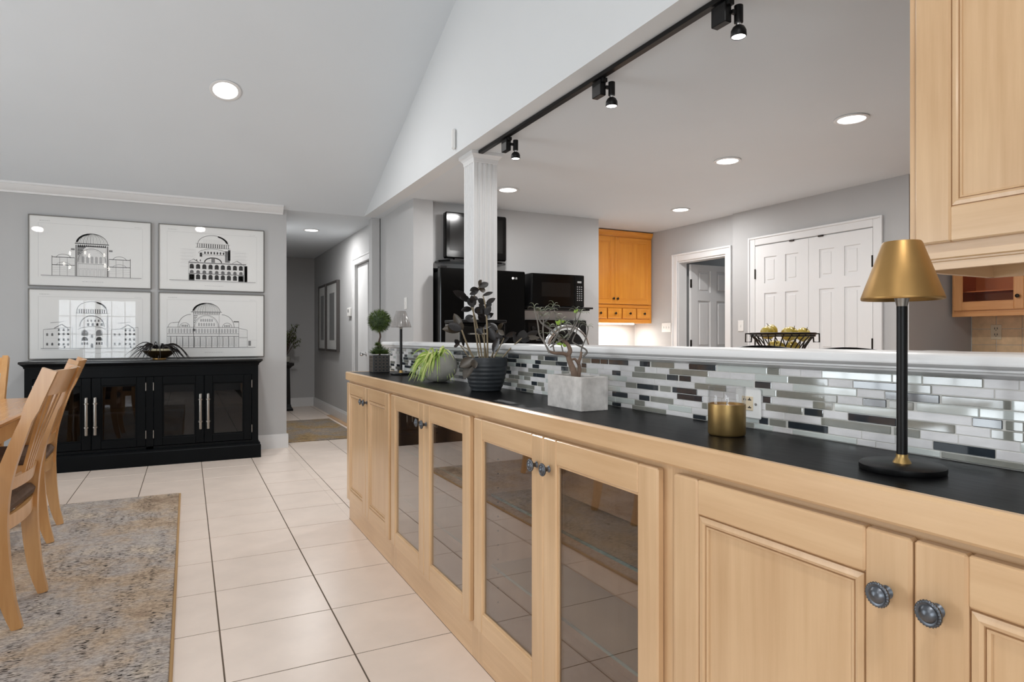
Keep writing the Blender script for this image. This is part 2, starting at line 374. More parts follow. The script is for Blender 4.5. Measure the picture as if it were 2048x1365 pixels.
# vaulted ceiling
for nm, (ya, za, yb, zb) in dict(ceiling_vault=(YW, K, YR, ZR), ceiling_vault_rear=(YR, ZR, YB - .1, ZR - SL * (YR - YB + .1))).items():
    b = MB().prism([(ya, za), (yb, zb), (yb, zb + .12), (ya, za + .12)], 'x', XL - .1, XHD + .0)
    struct(b.build(nm, 'ceil'), 'white sloped vault ceiling')
zrear = ZR - SL * (YR - YB)
hd = MB().prism([(YW, K), (YW, K + .01), (YR, ZR), (YB, zrear), (YB, K)], 'x', XHD, XHD + .12)
struct(hd.build('wall_header', 'header'), 'white gable wall above the kitchen opening')
struct(B(XHD + .12, XK + .1, YB - .1, YW, K, K + .1).build('ceiling_kitchen', 'ceil'), 'flat kitchen ceiling')
struct(B(XE - .2, 6.7, YW + .0, YHALL + .1, K + .0005, K + .1).build('ceiling_hall', 'ceil'), 'flat hallway ceiling')
# window walls behind and left of the camera
def window_wall(name, axis, pos, span, ztop, wins, zr):
    b = MB(); s = sorted(wins); cur = span[0]
    def bx(a, c, z0, z1):
        if c - a < .01: return
        if axis == 'x': b.box(pos - .1, pos, a, c, z0, z1)
        else: b.box(a, c, pos - .1, pos, z0, z1)
    for (a, c), (z0, z1) in zip(s, zr):
        bx(cur, a, 0, ztop); bx(a, c, 0, z0); bx(a, c, z1, ztop); cur = c
    bx(cur, span[1], 0, ztop)
    return struct(b.build(name, 'wall'))
wn = [0]
def window(axis, pos, a, c, z0, z1, nx, nz):
    wn[0] += 1; b = MB(); e = .05
    def bx(u0, u1, w0, w1, t=.03):
        if axis == 'x': b.box(pos - .06, pos - .06 + t, u0, u1, w0, w1)
        else: b.box(u0, u1, pos - .06, pos - .06 + t, w0, w1)
    bx(a, a + e, z0, z1); bx(c - e, c, z0, z1); bx(a, c, z0, z0 + e); bx(a, c, z1 - e, z1); mid = (a + c) / 2; bx(mid - .05, mid + .05, z0, z1)
    for k in range(1, nx): u = a + (c - a) * k / nx; bx(u - .01, u + .01, z0, z1, .02)
    for k in range(1, nz): w = z0 + (z1 - z0) * k / nz; bx(a, c, w - .01, w + .01, .02)
    f = struct(b.build('window_%d' % wn[0], 'trim'), 'white window with glazing bars')
    g = MB()
    if axis == 'x': g.box(pos - .052, pos - .048, a + .01, c - .01, z0 + .01, z1 - .01)
    else: g.box(a + .01, c - .01, pos - .052, pos - .048, z0 + .01, z1 - .01)
    g.build('pane', 'wglass', f)
window_wall('wall_left', 'x', XL, (YB, YW), ZR + .05, LEFT_WIN, [(.12, 2.15)])
for a, c in LEFT_WIN: window('x', XL, a, c, .12, 2.15, 6, 5)
window_wall('wall_rear', 'y', YB, (XL - .1, XK + .1), K, REAR_WIN, [(.45, 1.95)])
for a, c in REAR_WIN: window('y', YB, a, c, .45, 1.95, 6, 4)
# crown, baseboards
cr = [(YW, K - .055), (YW - .012, K - .055), (YW - .016, K - .04), (YW - .03, K - .03), (YW - .055, K + .0), (YW - .062, K + .012), (YW - .075, K + .012), (YW - .075, K + .034), (YW, K + .003)]
struct(MB().prism([(y, z) for y, z in cr], 'x', XL, XE - .035).build('trim_1', 'trim', smooth=30), 'white crown moulding above the prints')
def baseboard(name, x0, x1, y0, y1, out):   # out: (dx,dy) into the room
    b = MB(); dx, dy = out
    for t, z0, z1 in ((.016, 0, .115), (.011, .115, .13), (.007, .13, .142)):
        b.box(x0 + min(0, dx * t), x1 + max(0, dx * t), y0 + min(0, dy * t), y1 + max(0, dy * t), z0, z1)
    return struct(b.build(name, 'trim'), 'white baseboard')
baseboard('baseboard_back', XL, XE + .016, YW, YW, (0, -1))
baseboard('baseboard_corner', XE, XE, YW, YW + .14, (1, 0))
baseboard('baseboard_hall_end', XE, XHALL - .017, YHALL, YHALL, (0, -1))
baseboard('baseboard_hall_right', XHALL, XHALL, 8.1, YHALL, (-1, 0))
struct(B(1.785, XHALL - .017, 7.1, 9.4, 0, .008, b=.002).build('trim_2', 'strip'), 'oak strip laid along the hallway wall')
# hallway door in the right wall
c = MB()
for y0, y1, z0, z1 in ((DY1, DY1 + .085, 0, 2.03 + .085), (DY0 - .02, DY1, 2.03, 2.03 + .085)): c.box(XHALL - .018, XHALL - .0005, y0, y1, z0, z1, b=.005); c.box(XHALL - .026, XHALL - .018, y0 + (.065 if z0 == 0 else 0), y1 if z0 == 0 else y1 + .085, z0 if z0 == 0 else z0 + .065, z1, b=.003)
d1 = struct(c.build('door_1', 'trim'), 'white hallway door frame')
lf = B(XHALL + .03, XHALL + .07, 7.475, DY1 - .004, .008, 2.026, b=.003).build('door_leaf', 'door', d1)
kb = MB().lathe([(.0, -.075), (.02, -.073), (.027, -.055), (.022, -.04), (.01, -.035), (.01, -.01), (.026, -.006), (.026, 0)], (XHALL + .03, 7.53, .93), 16, axis='x').build('door_knob', 'chrome', lf, 40)
# kitchen doorway, open leaf beyond, pantry double doors
def six_panel(parent, a, axis, p0, p1, z0, z1, pos, thick, sgn, name='door_leaf'):
    """leaf running along `axis` from p0 to p1; face at pos looking toward sgn (-1)."""
    W = p1 - p0; st = .11; mu = .10
    cols = [(p0 + st, p0 + (W - mu) / 2), (p0 + (W + mu) / 2, p1 - st)]
    rows = [(z0 + .24, z0 + .80), (z0 + 1.00, z0 + 1.56), (z0 + 1.66, z0 + 1.92)]
    b = MB()
    def bx(bb, u0, u1, w0, w1, d0, d1, bev=0):
        if axis == 'y': bb.box(pos + d0, pos + d1, u0, u1, w0, w1, b=bev)
        else: bb.box(u0, u1, pos + d0, pos + d1, w0, w1, b=bev)
    us = [p0] + [u for cc in cols for u in cc] + [p1]; ws = [z0] + [w for r in rows for w in r] + [z1]
    for k in (0, 2, 4): bx(b, us[k], us[k + 1], z0, z1, 0, thick)
    for k in (0, 2, 4, 6):
        for cc in cols: bx(b, cc[0], cc[1], ws[k], ws[k + 1], 0, thick)
    leaf = b.build(name, 'door', parent)
    for cc in cols:
        for r in rows:
            q = MB(); bx(q, cc[0], cc[1], r[0], r[1], .016, thick - .002); bx(q, cc[0] + .028, cc[1] - .028, r[0] + .028, r[1] - .028, .004, .02, .011)
            q.build('panel', 'door', leaf)
    return leaf
def hinge(parent, x0, x1, y0, y1, zs):
    for z in zs: B(x0, x1, y0, y1, z, z + .1, b=.002).build('hinge', 'dark_metal', parent)
def casing_y(name, x, y0, y1, zt, label):
    b = MB(); w = .085
    for a, c, z0, z1 in ((y0 - w, y0, 0, zt + w), (y1, y1 + w, 0, zt + w), (y0, y1, zt, zt + w)):
        b.box(x - .016, x - .0005, a, c, z0, z1, b=.004)
    b.box(x - .026, x - .015, y0 - w, y0 - w + .02, 0, zt + w, b=.003); b.box(x - .026, x - .015, y1 + w - .02, y1 + w, 0, zt + w, b=.003); b.box(x - .026, x - .015, y0 - w + .02, y1 + w - .02, zt + w - .02, zt + w, b=.003)
    return struct(b.build(name, 'trim'), label)
d2 = casing_y('door_2', XR1, DW0, DW1, 2.03, 'white doorway frame in the kitchen wall')
B(XR1, XR1 + .12, DW1 - .018, DW1, 0, 2.03).build('jamb', 'trim', d2); B(XR1, XR1 + .12, DW0, DW0 + .018, 0, 2.03).build('jamb', 'trim', d2); B(XR1, XR1 + .12, DW0 + .018, DW1 - .018, 2.012, 2.03).build('jamb', 'trim', d2)
l2 = six_panel(d2, 0, 'x', 5.33, 6.05, .01, 2.0, 5.76, .035, -1)
hinge(l2, 5.315, 5.335, 5.748, 5.762, (.25, 1.0, 1.72))
PD0, PD1 = 3.375, 4.62
d3 = casing_y('door_3', XR2, PD0, PD1, 2.06, 'white casing around pantry double doors')
mid = (PD0 + PD1) / 2
for a, c in ((PD0 + .003, mid - .0015), (mid + .0015, PD1 - .003)):
    lf = six_panel(d3, 0, 'y', a, c, .01, 2.05, XR2 - .012, .011, -1)
    e = a if a < mid - .1 else c
    hinge(lf, XR2 - .022, XR2 - .011, e - .006, e + .006, (.35, 1.02, 1.72))
    B(XR2 - .024, XR2 - .012, (a * .75 + c * .25) if a > mid else (a * .25 + c * .75), ((a * .75 + c * .25) if a > mid else (a * .25 + c * .75)) + .05, 2.045, 2.058).build('ball_catch', 'dark_metal', lf)
# fluted column
XCO, YCO, WCO = 1.79, 4.095, .18
pts = []
def flute_side(n=4):
    s = [(0, 0)]; g = WCO / (n + 1.0)
    for k in range(n):
        c = g * (k + 1); s += [(c - .011, 0), (c - .008, .006), (c, .009), (c + .008, .006), (c + .011, 0)]
    return s
for q in range(4):
    for u, d in flute_side():
        pts.append([(u, d), (WCO - d, u), (WCO - u, WCO - d), (d, WCO - u)][q])
pts = [(XCO + x, YCO + y) for x, y in pts]
col_ = thing('column', 'white square fluted column under the kitchen ceiling', 'column', (XCO + WCO / 2, YCO + WCO / 2, 0))
MB().prism(pts, 'z', 0, K - .06).build('shaft', 'trim', col_)
cb = MB(); x0, x1, y0, y1 = XCO, XCO + WCO, YCO, YCO + WCO
def ring(e, z): return [(x0 - e, y0 - e, z), (x1 + e, y0 - e, z), (x1 + e, y1 + e, z), (x0 - e, y1 + e, z)]
cb.bar([ring(e, z) for e, z in ((.001, K - .075), (.004, K - .07), (.004, K - .06), (.008, K - .045), (.02, K - .03), (.03, K - .022), (.03, K - .0005))]).build('capital', 'trim', col_)
# ------------------------------------------------------------------ lighting fixtures
def recessed(loc, label, tilt=0, energy=14, r=.075, lamp='recessed_lamp'):
    o = thing('recessed_light', label, 'ceiling light', loc, 'recessed ceiling lights', rot=(tilt, 0, 0))
    MB().lathe([(r * 1.02, 0), (r * 1.28, -.001), (r * 1.3, -.006), (r * 1.22, -.01), (r * 1.02, -.008), (r, .0)], n=32, cap=False).build('trim_ring', 'trim', o, 50)
    MB().lathe([(r * 1.03, -.003), (r * .5, -.0045), (0.0001, -.005)], n=32, cap=False).build('diffuser', 'lamp_on', o, 50)
    l = area(lamp, (0, 0, -.014), (0, 0, 0), r * 1.9, 0, energy, (1, .965, .92), 'DISK'); l.parent = o; l.data.color = (1, .99, .98)
    return o
recessed((.258, 5.387, K + SL * (YW - 5.387) - .001), 'round recessed light in the sloped vault ceiling above the sideboard', -math.atan(SL), 26, .088)
for (vx, vy, lb, nm) in ((.21, -.10, 'round recessed light in the rear vault slope beside the gable wall', 'recessed_lamp_gable_offscreen'), (-2.42, -.45, 'round recessed light in the rear vault slope above the rear window', 'recessed_lamp_rear_offscreen')):   # both mirrored in the picture glass
    recessed((vx, vy, ZR - SL * (YR - vy) - .001), lb, math.atan(SL), 22, .088, nm)
for p, lb in (((3.535, 2.46), 'round recessed kitchen light beside the hanging maple cabinet'), ((3.555, 3.46), 'round recessed kitchen light in front of the double doors'),
              ((2.52, 5.017), 'round recessed kitchen light beside the fluted column'), ((4.483, 4.997), 'round recessed kitchen light near the honey wall cabinet')):
    recessed((p[0], p[1], K - .001), lb, 0, 15.5)
recessed((1.337, 7.984, K - .001), 'round recessed light in the hallway ceiling', 0, 19)
trk = B(1.81, 1.846, 1.2, 4.115, K - .022, K - .0005, b=.003).build('light_track', 'matte_black')
tag(trk, 'long black track rail fixed along the kitchen ceiling edge', 'light track')
for (y, lb) in ((3.667, 'black track spotlight by the fluted column'), (2.622, 'black track spotlight at the middle of the rail'), (1.80, 'black track spotlight far from the fluted column')):
    x = 1.842
    o = thing('track_spotlight', lb, 'spotlight', (x, y, K - .022), 'track spotlights')
    z = K - .022
    B(x - .014, x + .014, y - .03, y + .03, z - .02, z + .001, b=.002).build('adapter', 'matte_black', o)
    B(x - .02, x + .015, y - .015, y + .06, z - .082, z - .004, b=.003).build('driver_box', 'matte_black', o)
    hx, hy, hz = x + .045, y - .02, z - .078
    B(x + .01, x + .05, y - .025, y - .012, z - .05, z - .035).build('arm', 'matte_black', o)
    MB().lathe([(.017, .065), (.017, .0), (.012, -.004)], (hx, hy, hz), 16).build('stem', 'matte_black', o, 40)
    MB().lathe([(.011, .0), (.011, -.014)], (hx, hy, hz), 12).build('neck', 'chrome', o, 40)
    MB().lathe([(.014, -.012), (.022, -.018), (.029, -.032), (.03, -.052), (.027, -.056), (.024, -.05)], (hx, hy, hz), 20, cap=False).build('lamp_head', 'matte_black', o, 40)
    MB().lathe([(.026, -.0535), (.0001, -.054)], (hx, hy, hz), 20, cap=False).build('lamp_face', 'lamp_on', o)
    l = area('spot_lamp', (hx - x, hy - y, hz - .06 - z), (0, 0, 0), .05, 0, 1.3, (1, .98, .96), 'DISK'); l.parent = o
dv = MB(); a = onx(912, 258, XHD); bq = onx(916, 297, XHD)
dv.box(XHD - .028, XHD - .0002, a.y - .012, a.y + .028, 2.465, 2.615, b=.012)
tag(dv.build('wall_sensor', 'plate'), 'small white sensor high on the gable wall', 'sensor')
# ------------------------------------------------------------------ base cabinet run
YE = 3.965
def knob(parent, x, y, z, m='pewter'):
    b = MB().lathe([(.0065, -.0), (.0095, -.002), (.006, -.006), (.006, -.012), (.0085, -.016), (.0155, -.019), (.0165, -.022), (.0145, -.0255), (.0125, -.0245), (.0115, -.0245), (.0085, -.0285), (.005, -.0305), (.0001, -.0312)], (x, y, z), 24, axis='x', cap=False)
    k = b.build('knob', m, parent, 35)
    r = MB(); n, m_ = 104, 8; v = []; f = []
    for q in range(n):
        a = 2 * math.pi * q / n
        for t in range(m_):
            b_ = 2 * math.pi * t / m_; rr = .0026 + .0006 * math.cos(26 * a + 1.4 * b_); R0 = .0148 + rr * math.cos(b_)
            v.append((x - .0225 + rr * math.sin(b_), y + R0 * math.cos(a), z + R0 * math.sin(a)))
    for q in range(n):
        for t in range(m_): f.append((q * m_ + t, ((q + 1) % n) * m_ + t, ((q + 1) % n) * m_ + (t + 1) % m_, q * m_ + (t + 1) % m_))
    r.add(v, f)
    return k, r
def cab_door(parent, y0, y1, z0, z1, xf, kind, knob_y, knob_z, mz='maple_z', my='maple_y', th=.02, st=.067, kn=True):
    """overlay door, front face at xf (facing -x)"""
    b = MB()
    b.box(xf, xf + th, y0, y0 + st, z0, z1, 0, .004); b.box(xf, xf + th, y1 - st, y1, z0, z1, 0, .004)
    b.box(xf + .0006, xf + th, y0 + st, y1 - st, z0, z0 + st, 1, .003); b.box(xf + .0006, xf + th, y0 + st, y1 - st, z1 - st, z1, 1, .003)
    d = b.build('door', [mz, my], parent)
    a0, a1, c0, c1 = y0 + st, y1 - st, z0 + st, z1 - st
    if kind == 'glass':
        B(xf + .010, xf + .014, a0 - .004, a1 + .004, c0 - .004, c1 + .004).build('glass_pane', 'cglass' if mz.startswith('amber') else 'glass', d)
        g = MB(); e = .005
        for u0, u1, w0, w1 in ((a0, a0 + e, c0, c1), (a1 - e, a1, c0, c1), (a0 + e, a1 - e, c0, c0 + e), (a0 + e, a1 - e, c1 - e, c1)): g.box(xf + .006, xf + .010, u0, u1, w0, w1)
        g.build('bead', mz, d)
    else:
        B(xf + .0097, xf + .016, a0 - .004, a1 + .004, c0 - .004, c1 + .004).build('panel', mz, d)
        def rg(e, x): return [(x, a0 + e, c0 + e), (x, a1 - e, c0 + e), (x, a1 - e, c1 - e), (x, a0 + e, c1 - e)]
        mo = MB(); prof = [(0, xf + .012), (.0018, xf + .012), (.003, xf + .004), (.012, xf + .0025), (.0165, xf + .0045), (.017, xf + .010), (.0188, xf + .010), (.0195, xf + .0055), (.0235, xf + .0065), (.0245, xf + .0095)]
        secs = [rg(e, x) for e, x in prof]
        v = [p for s_ in secs for p in s_]; f = []
        for i in range(len(secs) - 1):
            for k in range(4): f.append((i * 4 + k, i * 4 + (k + 1) % 4, (i + 1) * 4 + (k + 1) % 4, (i + 1) * 4 + k))
        mo.add(v, f).build('moulding', mz, d)
        gv = MB()
        for s0 in (0, 4):
            pass
    if kn:
        k, r = knob(d, xf, knob_y, knob_z); kk = r.build('knob_rope_edge', 'pewter', d, 80)
    return d
units = [(3.017, YE, 'panel', 'maple base cabinet with two panelled doors at the end of the run'), (2.017, 3.017, 'glass', 'maple glass-door base cabinet next to the panelled end cabinet'),
         (1.02, 2.017, 'glass', 'maple glass-door base cabinet below the concrete planter and candle'), (.02, 1.02, 'panel', 'maple base cabinet with two panelled doors below the gold lamp')]
ZD0, ZD1 = .132, .851
for y0, y1, kind, lb in units:
    o = thing('base_cabinet', lb, 'cabinet', (XC + .13, (y0 + y1) / 2, 0), 'maple base cabinets under the black counter')
    xb = XS - .012
    bd = MB(); bd.box(XC + .018, xb, y0 + .0005, y0 + .018, .001, .862); bd.box(XC + .018, xb, y1 - .018, y1 - .0005, .001, .862); bd.box(XC + .018, xb, y0 + .018, y1 - .018, .1, .118); bd.box(xb - .01, xb, y0 + .018, y1 - .018, .118, .862); bd.box(XC + .018, xb - .01, y0 + .018, y1 - .018, .85, .862)
    bd.build('carcass', 'maple_z', o)
    ff = MB(); ff.box(XC, XC + .018, y0 + .0004, y0 + .045, .001, .862); ff.box(XC, XC + .018, y1 - .045, y1 - .0004, .001, .862); ff.box(XC, XC + .018, y0 + .045, y1 - .045, .001, .175, 1); ff.box(XC, XC + .018, y0 + .045, y1 - .045, .82, .862, 1)
    ff.build('face_frame', ['maple_z', 'maple_y'], o)
    if y1 == YE: B(XC, xb, y1 - .0005, y1 + .012, .001, .862, b=.002).build('end_panel', 'maple_z', o)
    a0, a1 = y0 + (.026 if y1 == YE else .025), y1 - (.008 if y1 == YE else .012)
    if kind == 'panel' and y1 != YE: a1 = y1 - .024
    m_ = (a0 + a1) / 2; xf = XC - .0205
    cab_door(o, a0, m_ - .0015, ZD0, ZD1, xf, kind, m_ - .034, .768)
    cab_door(o, m_ + .0015, a1, ZD0, ZD1, xf, kind, m_ + .034, .768)
    if kind == 'glass':
        for z in (.33, .575):
            s_ = B(XC + .045, xb - .012, y0 + .022, y1 - .022, z, z + .008).build('glass_shelf', 'shelfglass', o)
            B(XC + .042, XC + .0449, y0 + .022, y1 - .022, z, z + .008).build('shelf_edge', 'sglass', s_)
        ph = MB()
        for yy, sg in ((y1 - .0181, -1), (y0 + .0181, 1)):
            for k in range(12):
                for xx in (XC + .07, xb - .06): ph.lathe([(.003, 0), (.003, .0004 * sg)], (xx, yy, .2 + k * .05), 8, axis='y')
        ph.build('shelf_pin_holes', 'slot', o)['kind'] = 'stuff'
ct = thing('countertop', 'long black leathered stone countertop with maple edge', 'countertop', (1.02, 2.0, .862))
B(XC - .004, XS - .001, -.02, YE - .012 + .006, .8625, ZC, b=.001).build('stone_slab', 'black_top', ct)
ed = MB(); ed.box(.871, XC - .004, -.02, YE + .018, .864, ZC + .0012, 0, .005); ed.build('front_edging', 'maple_y', ct)
B(XC - .004, XS - .001, YE - .006, YE + .018, .864, ZC + .0012, b=.004).build('end_edging', 'maple_x', ct)
# ------------------------------------------------------------------ bar half-wall, mosaic, ledge
YLE = 4.13
bw = B(XS, 1.31, -.05, YLE, .0, 1.0565).build('wall_bar', 'header'); struct(bw, 'half-height bar wall between dining and kitchen')
ZT = 1.0575
mos = B(XS - .004, XS - .0002, -.02, YLE - .02, ZC - .003, ZT).build('trim_3', 'sgrout', origin=(XS, 2, ZC)); struct(mos, 'linear glass and marble mosaic splashback above the black counter')
PITCH, TH = .0164, .0149
def zrow(k): return ZT - .001 - k * PITCH
spec = []
def sp(ox, oy, sc, rows):
    for t, x0, x1, y in rows:
        p = onx(ox + (x0 + x1) / 2 / sc, oy + y / sc, XS - .006)
        k = int(round((ZT - .001 - TH / 2 - p.z) / PITCH)); k = max(0, min(8, k))
        ya, yb = onx(ox + x1 / sc, 676, XS - .006).y, onx(ox + x0 / sc, 676, XS - .006).y
        spec.append((k, ya, yb, t))
sp(1200, 660, 2.415, [('D', 0, 38, 150), ('D', 40, 135, 155), ('D', 190, 240, 161), ('G', 245, 357, 166), ('D', 427, 560, 178), ('L', 565, 805, 185), ('G', 805, 867, 200), ('L', 1070, 1410, 225), ('G', 1555, 1850, 257),
 ('G', 165, 215, 186), ('G', 333, 523, 205), ('D', 57, 98, 204), ('G', 153, 318, 218), ('D', 320, 376, 226), ('D', 380, 438, 232), ('G', 907, 1100, 246), ('D', 1220, 1440, 270), ('G', 1440, 1600, 292),
 ('L', 510, 740, 245), ('D', 745, 827, 263), ('G', 455, 608, 268), ('D', 177, 280, 272), ('G', 287, 340, 281), ('D', 347, 468, 291), ('G', 122, 175, 262), ('L', 930, 1240, 290),
 ('G', 850, 1145, 318), ('D', 1373, 1640, 332), ('G', 1645, 1985, 355), ('D', 370, 495, 322), ('D', 783, 827, 335), ('D', 1267, 1383, 355), ('G', 1393, 1515, 370), ('L', 1525, 1830, 390),
 ('D', 57, 132, 310), ('D', 187, 238, 326), ('G', 242, 353, 336), ('G', 797, 977, 380), ('G', 1025, 1122, 367), ('L', 1130, 1480, 395), ('G', 165, 215, 348), ('D', 983, 1077, 398), ('D', 1195, 1430, 435),
 ('G', 1480, 1715, 480), ('D', 1795, 1945, 460), ('G', 1955, 2048, 480), ('G', 490, 517, 362), ('G', 1065, 1405, 465), ('G', 1415, 1545, 503), ('G', 1885, 2048, 520), ('D', 57, 100, 355), ('G', 153, 318, 380),
 ('D', 447, 512, 418), ('D', 766, 812, 438), ('G', 815, 900, 447), ('D', 905, 1100, 470), ('D', 1605, 1910, 590), ('G', 700, 743, 457), ('L', 927, 1240, 520), ('G', 1645, 2048, 640)])
sp(680, 540, 3.657, [('D', 830, 882, 600), ('D', 885, 942, 602), ('G', 1130, 1222, 620), ('D', 1225, 1308, 625), ('G', 1310, 1395, 628), ('G', 1445, 1488, 635), ('D', 1495, 1590, 638), ('D', 1425, 1467, 668), ('G', 1770, 1832, 658),
 ('D', 1835, 1900, 662), ('D', 1283, 1320, 687), ('D', 1322, 1363, 690), ('G', 1210, 1242, 710), ('D', 1765, 1800, 690), ('D', 1615, 1665, 712), ('G', 1375, 1512, 732), ('D', 1212, 1250, 740), ('G', 1300, 1410, 750), ('D', 1435, 1497, 763),
 ('G', 1275, 1312, 775), ('G', 1225, 1303, 802), ('D', 1398, 1440, 822), ('G', 1443, 1490, 828), ('G', 1293, 1420, 845), ('D', 1283, 1320, 865), ('D', 1322, 1362, 872), ('G', 1470, 1495, 860), ('D', 868, 920, 797),
 ('D', 367, 395, 577), ('D', 413, 440, 580), ('G', 440, 480, 580), ('G', 525, 600, 585), ('D', 517, 537, 604), ('G', 405, 432, 600), ('D', 367, 382, 612), ('D', 470, 490, 620), ('G', 495, 560, 648), ('D', 520, 560, 665),
 ('G', 560, 600, 668), ('G', 367, 400, 672), ('D', 367, 395, 690), ('D', 413, 440, 692), ('D', 505, 522, 703), ('D', 540, 570, 708), ('G', 405, 440, 715), ('D', 475, 490, 740)])
OUT = (1.043, 1.10)     # outlet gap
rows_ = {k: [] for k in range(9)}
for k, a, b, t in sorted(spec, key=lambda s: -(s[2] - s[1])):
    a, b = a + .0008, b - .0008
    if b - a < .012: continue
    for (c, d, _) in rows_[k]:          # trim against longer neighbours already placed
        if a < d and b > c:
            if a < c: b = min(b, c - .0016)
            else: a = max(a, d + .0016)
    if b - a > .012: rows_[k].append((a, b, t))
allt = []
for k in range(9):
    lst = sorted(rows_[k]); cur = -.015; out = []
    for a, b, t in lst + [(YLE - .022, YLE, None)]:
        g = a - .0016 - cur
        while g > .012:
            w = random.choice((.05, .065, .075, .09)); w = g if g - w < .035 else w
            far = cur > 1.75 or cur < .45
            tt = random.choices('MLGD', (.55, .18, .15, .12) if far else (.78, .22, 0, 0))[0]
            out.append((cur, cur + w, tt)); cur += w + .0016; g = a - .0016 - cur
        if t: out.append((a, b, t)); cur = b + .0016
    for a, b, t in out:
        z1 = zrow(k); z0 = max(z1 - TH, ZC + .001)
        if z1 - z0 > .003: allt.append((a, b, z0, z1, t))
def tdist(r): return abs((r[0] + r[1]) / 2 - .62) if (r[0] + r[1]) / 2 > .5 else 50 + abs(r[0])
allt.sort(key=tdist)
MT = dict(M='marble', L='lightglass', G='greyglass', D='darkglass'); resto = MB()
order = ['marble', 'lightglass', 'greyglass', 'darkglass']
for n, (a, b, z0, z1, t) in enumerate(allt):
    pr = .0052 if t in 'GDL' else .0046
    if n < 298: B(XS - pr - .0006, XS - .0035, a, b, z0, z1, b=.0011 if t != 'M' else .0005).build('tile', MT[t], mos)
    else: resto.box(XS - pr, XS - .0035, a, b, z0, z1, order.index(MT[t]))
if resto.v: resto.build('tiles_beyond', order, mos)['kind'] = 'stuff'
# ledge with moulded edge
def ledge_prof(x, s):   # x: front plane, s=+1 profile grows toward -x
    return [(x + .055, ZL), (x + .012, ZL), (x + .004, ZL - .004), (x, ZL - .012), (x + .001, ZL - .019), (x + .006, ZL - .024), (x + .011, ZL - .0255), (x + .011, ZL - .029), (x + .017, ZL - .0305), (x + .018, ZL - .034), (x + .03, ZL - .037), (x + .04, ZL - .0415), (x + .055, ZL - .0415)]
lg = thing('bar_ledge', 'white moulded bar ledge running above the mosaic', 'ledge', (1.24, 2.0, ZL - .04))
MB().prism([(x, z) for x, z in ledge_prof(1.135, 1)], 'y', -.05, YLE - .0).build('front_moulding', 'trim', lg, 35)
B(1.19, 1.345, -.05, YLE, ZL - .038, ZL, b=.002).build('top_board', 'trim', lg)
outl = thing('electrical_outlet', 'white double outlet plate on the mosaic behind the candle', 'outlet', (XS - .006, 1.07, .938), 'wall outlets and switches')
yo0, yo1 = onx(1523, 676, XS - .008).y + .0, onx(1523, 676, XS - .008).y + .075
B(XS - .0125, XS - .0055, yo0, yo1, .936, 1.006, b=.003).build('cover_plate', 'plate', outl)
for q in (0,):
    rc = B(XS - .0145, XS - .012, yo0 + .020, yo1 - .022, .955, .988, b=.001).build('receptacle', 'beige_plate', outl)
    sl = MB()
    for zz in (.962, .980): sl.box(XS - .0149, XS - .0143, yo0 + .024, yo0 + .034, zz - .0012, zz + .0012); sl.box(XS - .0149, XS - .0143, yo0 + .039, yo0 + .0415, zz - .002, zz + .002); sl.box(XS - .0149, XS - .0143, yo0 + .045, yo0 + .0475, zz - .002, zz + .002)
    sl.box(XS - .0149, XS - .0143, yo0 + .0275, yo0 + .0305, .962, .9655); sl.box(XS - .0149, XS - .0143, yo0 + .0275, yo0 + .0305, .980, .985)
    sl.build('slots', 'slot', outl)
MB().lathe([(.003, 0), (.003, -.0015), (.0015, -.002)], (XS - .0125, yo0 + .012, .971), 10, axis='x').build('screw', 'steel', outl)
# ------------------------------------------------------------------ hanging upper cabinet
XU = 1.685
hc = thing('hanging_cabinet', 'maple wall cabinet hanging from the ceiling above the bar', 'cabinet', (XU + .19, .55, 1.30))
yu1 = onx(1820, 300, XU).y; yu0 = -.25; zb = 1.30
bd = MB(); bd.box(XU + .018, XU + .38, yu1 - .018, yu1, 1.345, K); bd.box(XU + .018, XU + .38, yu0, yu0 + .018, 1.345, K); bd.box(XU + .018, XU + .38, yu0 + .018, yu1 - .018, 1.345, 1.363); bd.box(XU + .37, XU + .38, yu0 + .018, yu1 - .018, 1.363, K)
bd.build('carcass', 'maple_z', hc)
ff = MB(); ff.box(XU, XU + .018, yu1 - .045, yu1, 1.340, K); ff.box(XU, XU + .018, yu0, yu0 + .045, 1.34, K); ff.box(XU, XU + .018, yu0 + .045, yu1 - .045, 1.34, 1.40, 1); ff.box(XU, XU + .018, yu0 + .045, yu1 - .045, K - .05, K, 1)
ff.build('face_frame', ['maple_z', 'maple_y'], hc)
ym = (yu0 + yu1 - .022) / 2
for a, c in ((yu0 + .022, ym - .0015), (ym + .0015, yu1 - .024)):
    cab_door(hc, a, c, 1.362, K - .04, XU - .0205, 'panel', 0, 0, th=.02, st=.085, kn=False)
lr = MB(); lr.prism([(XU + .022, 1.34), (XU - .004, 1.34), (XU - .004, 1.325), (XU + .002, 1.322), (XU + .002, 1.318), (XU + .006, 1.316), (XU + .006, 1.297), (XU + .022, 1.297)], 'y', yu0, yu1).build('light_rail', 'maple_y', hc)
B(XU + .022, XU + .37, yu1 - .02, yu1 - .001, 1.297, 1.345).build('end_rail', 'maple_x', hc); B(XU + .36, XU + .38, yu0, yu1, 1.297, 1.345).build('back_rail', 'maple_y', hc)
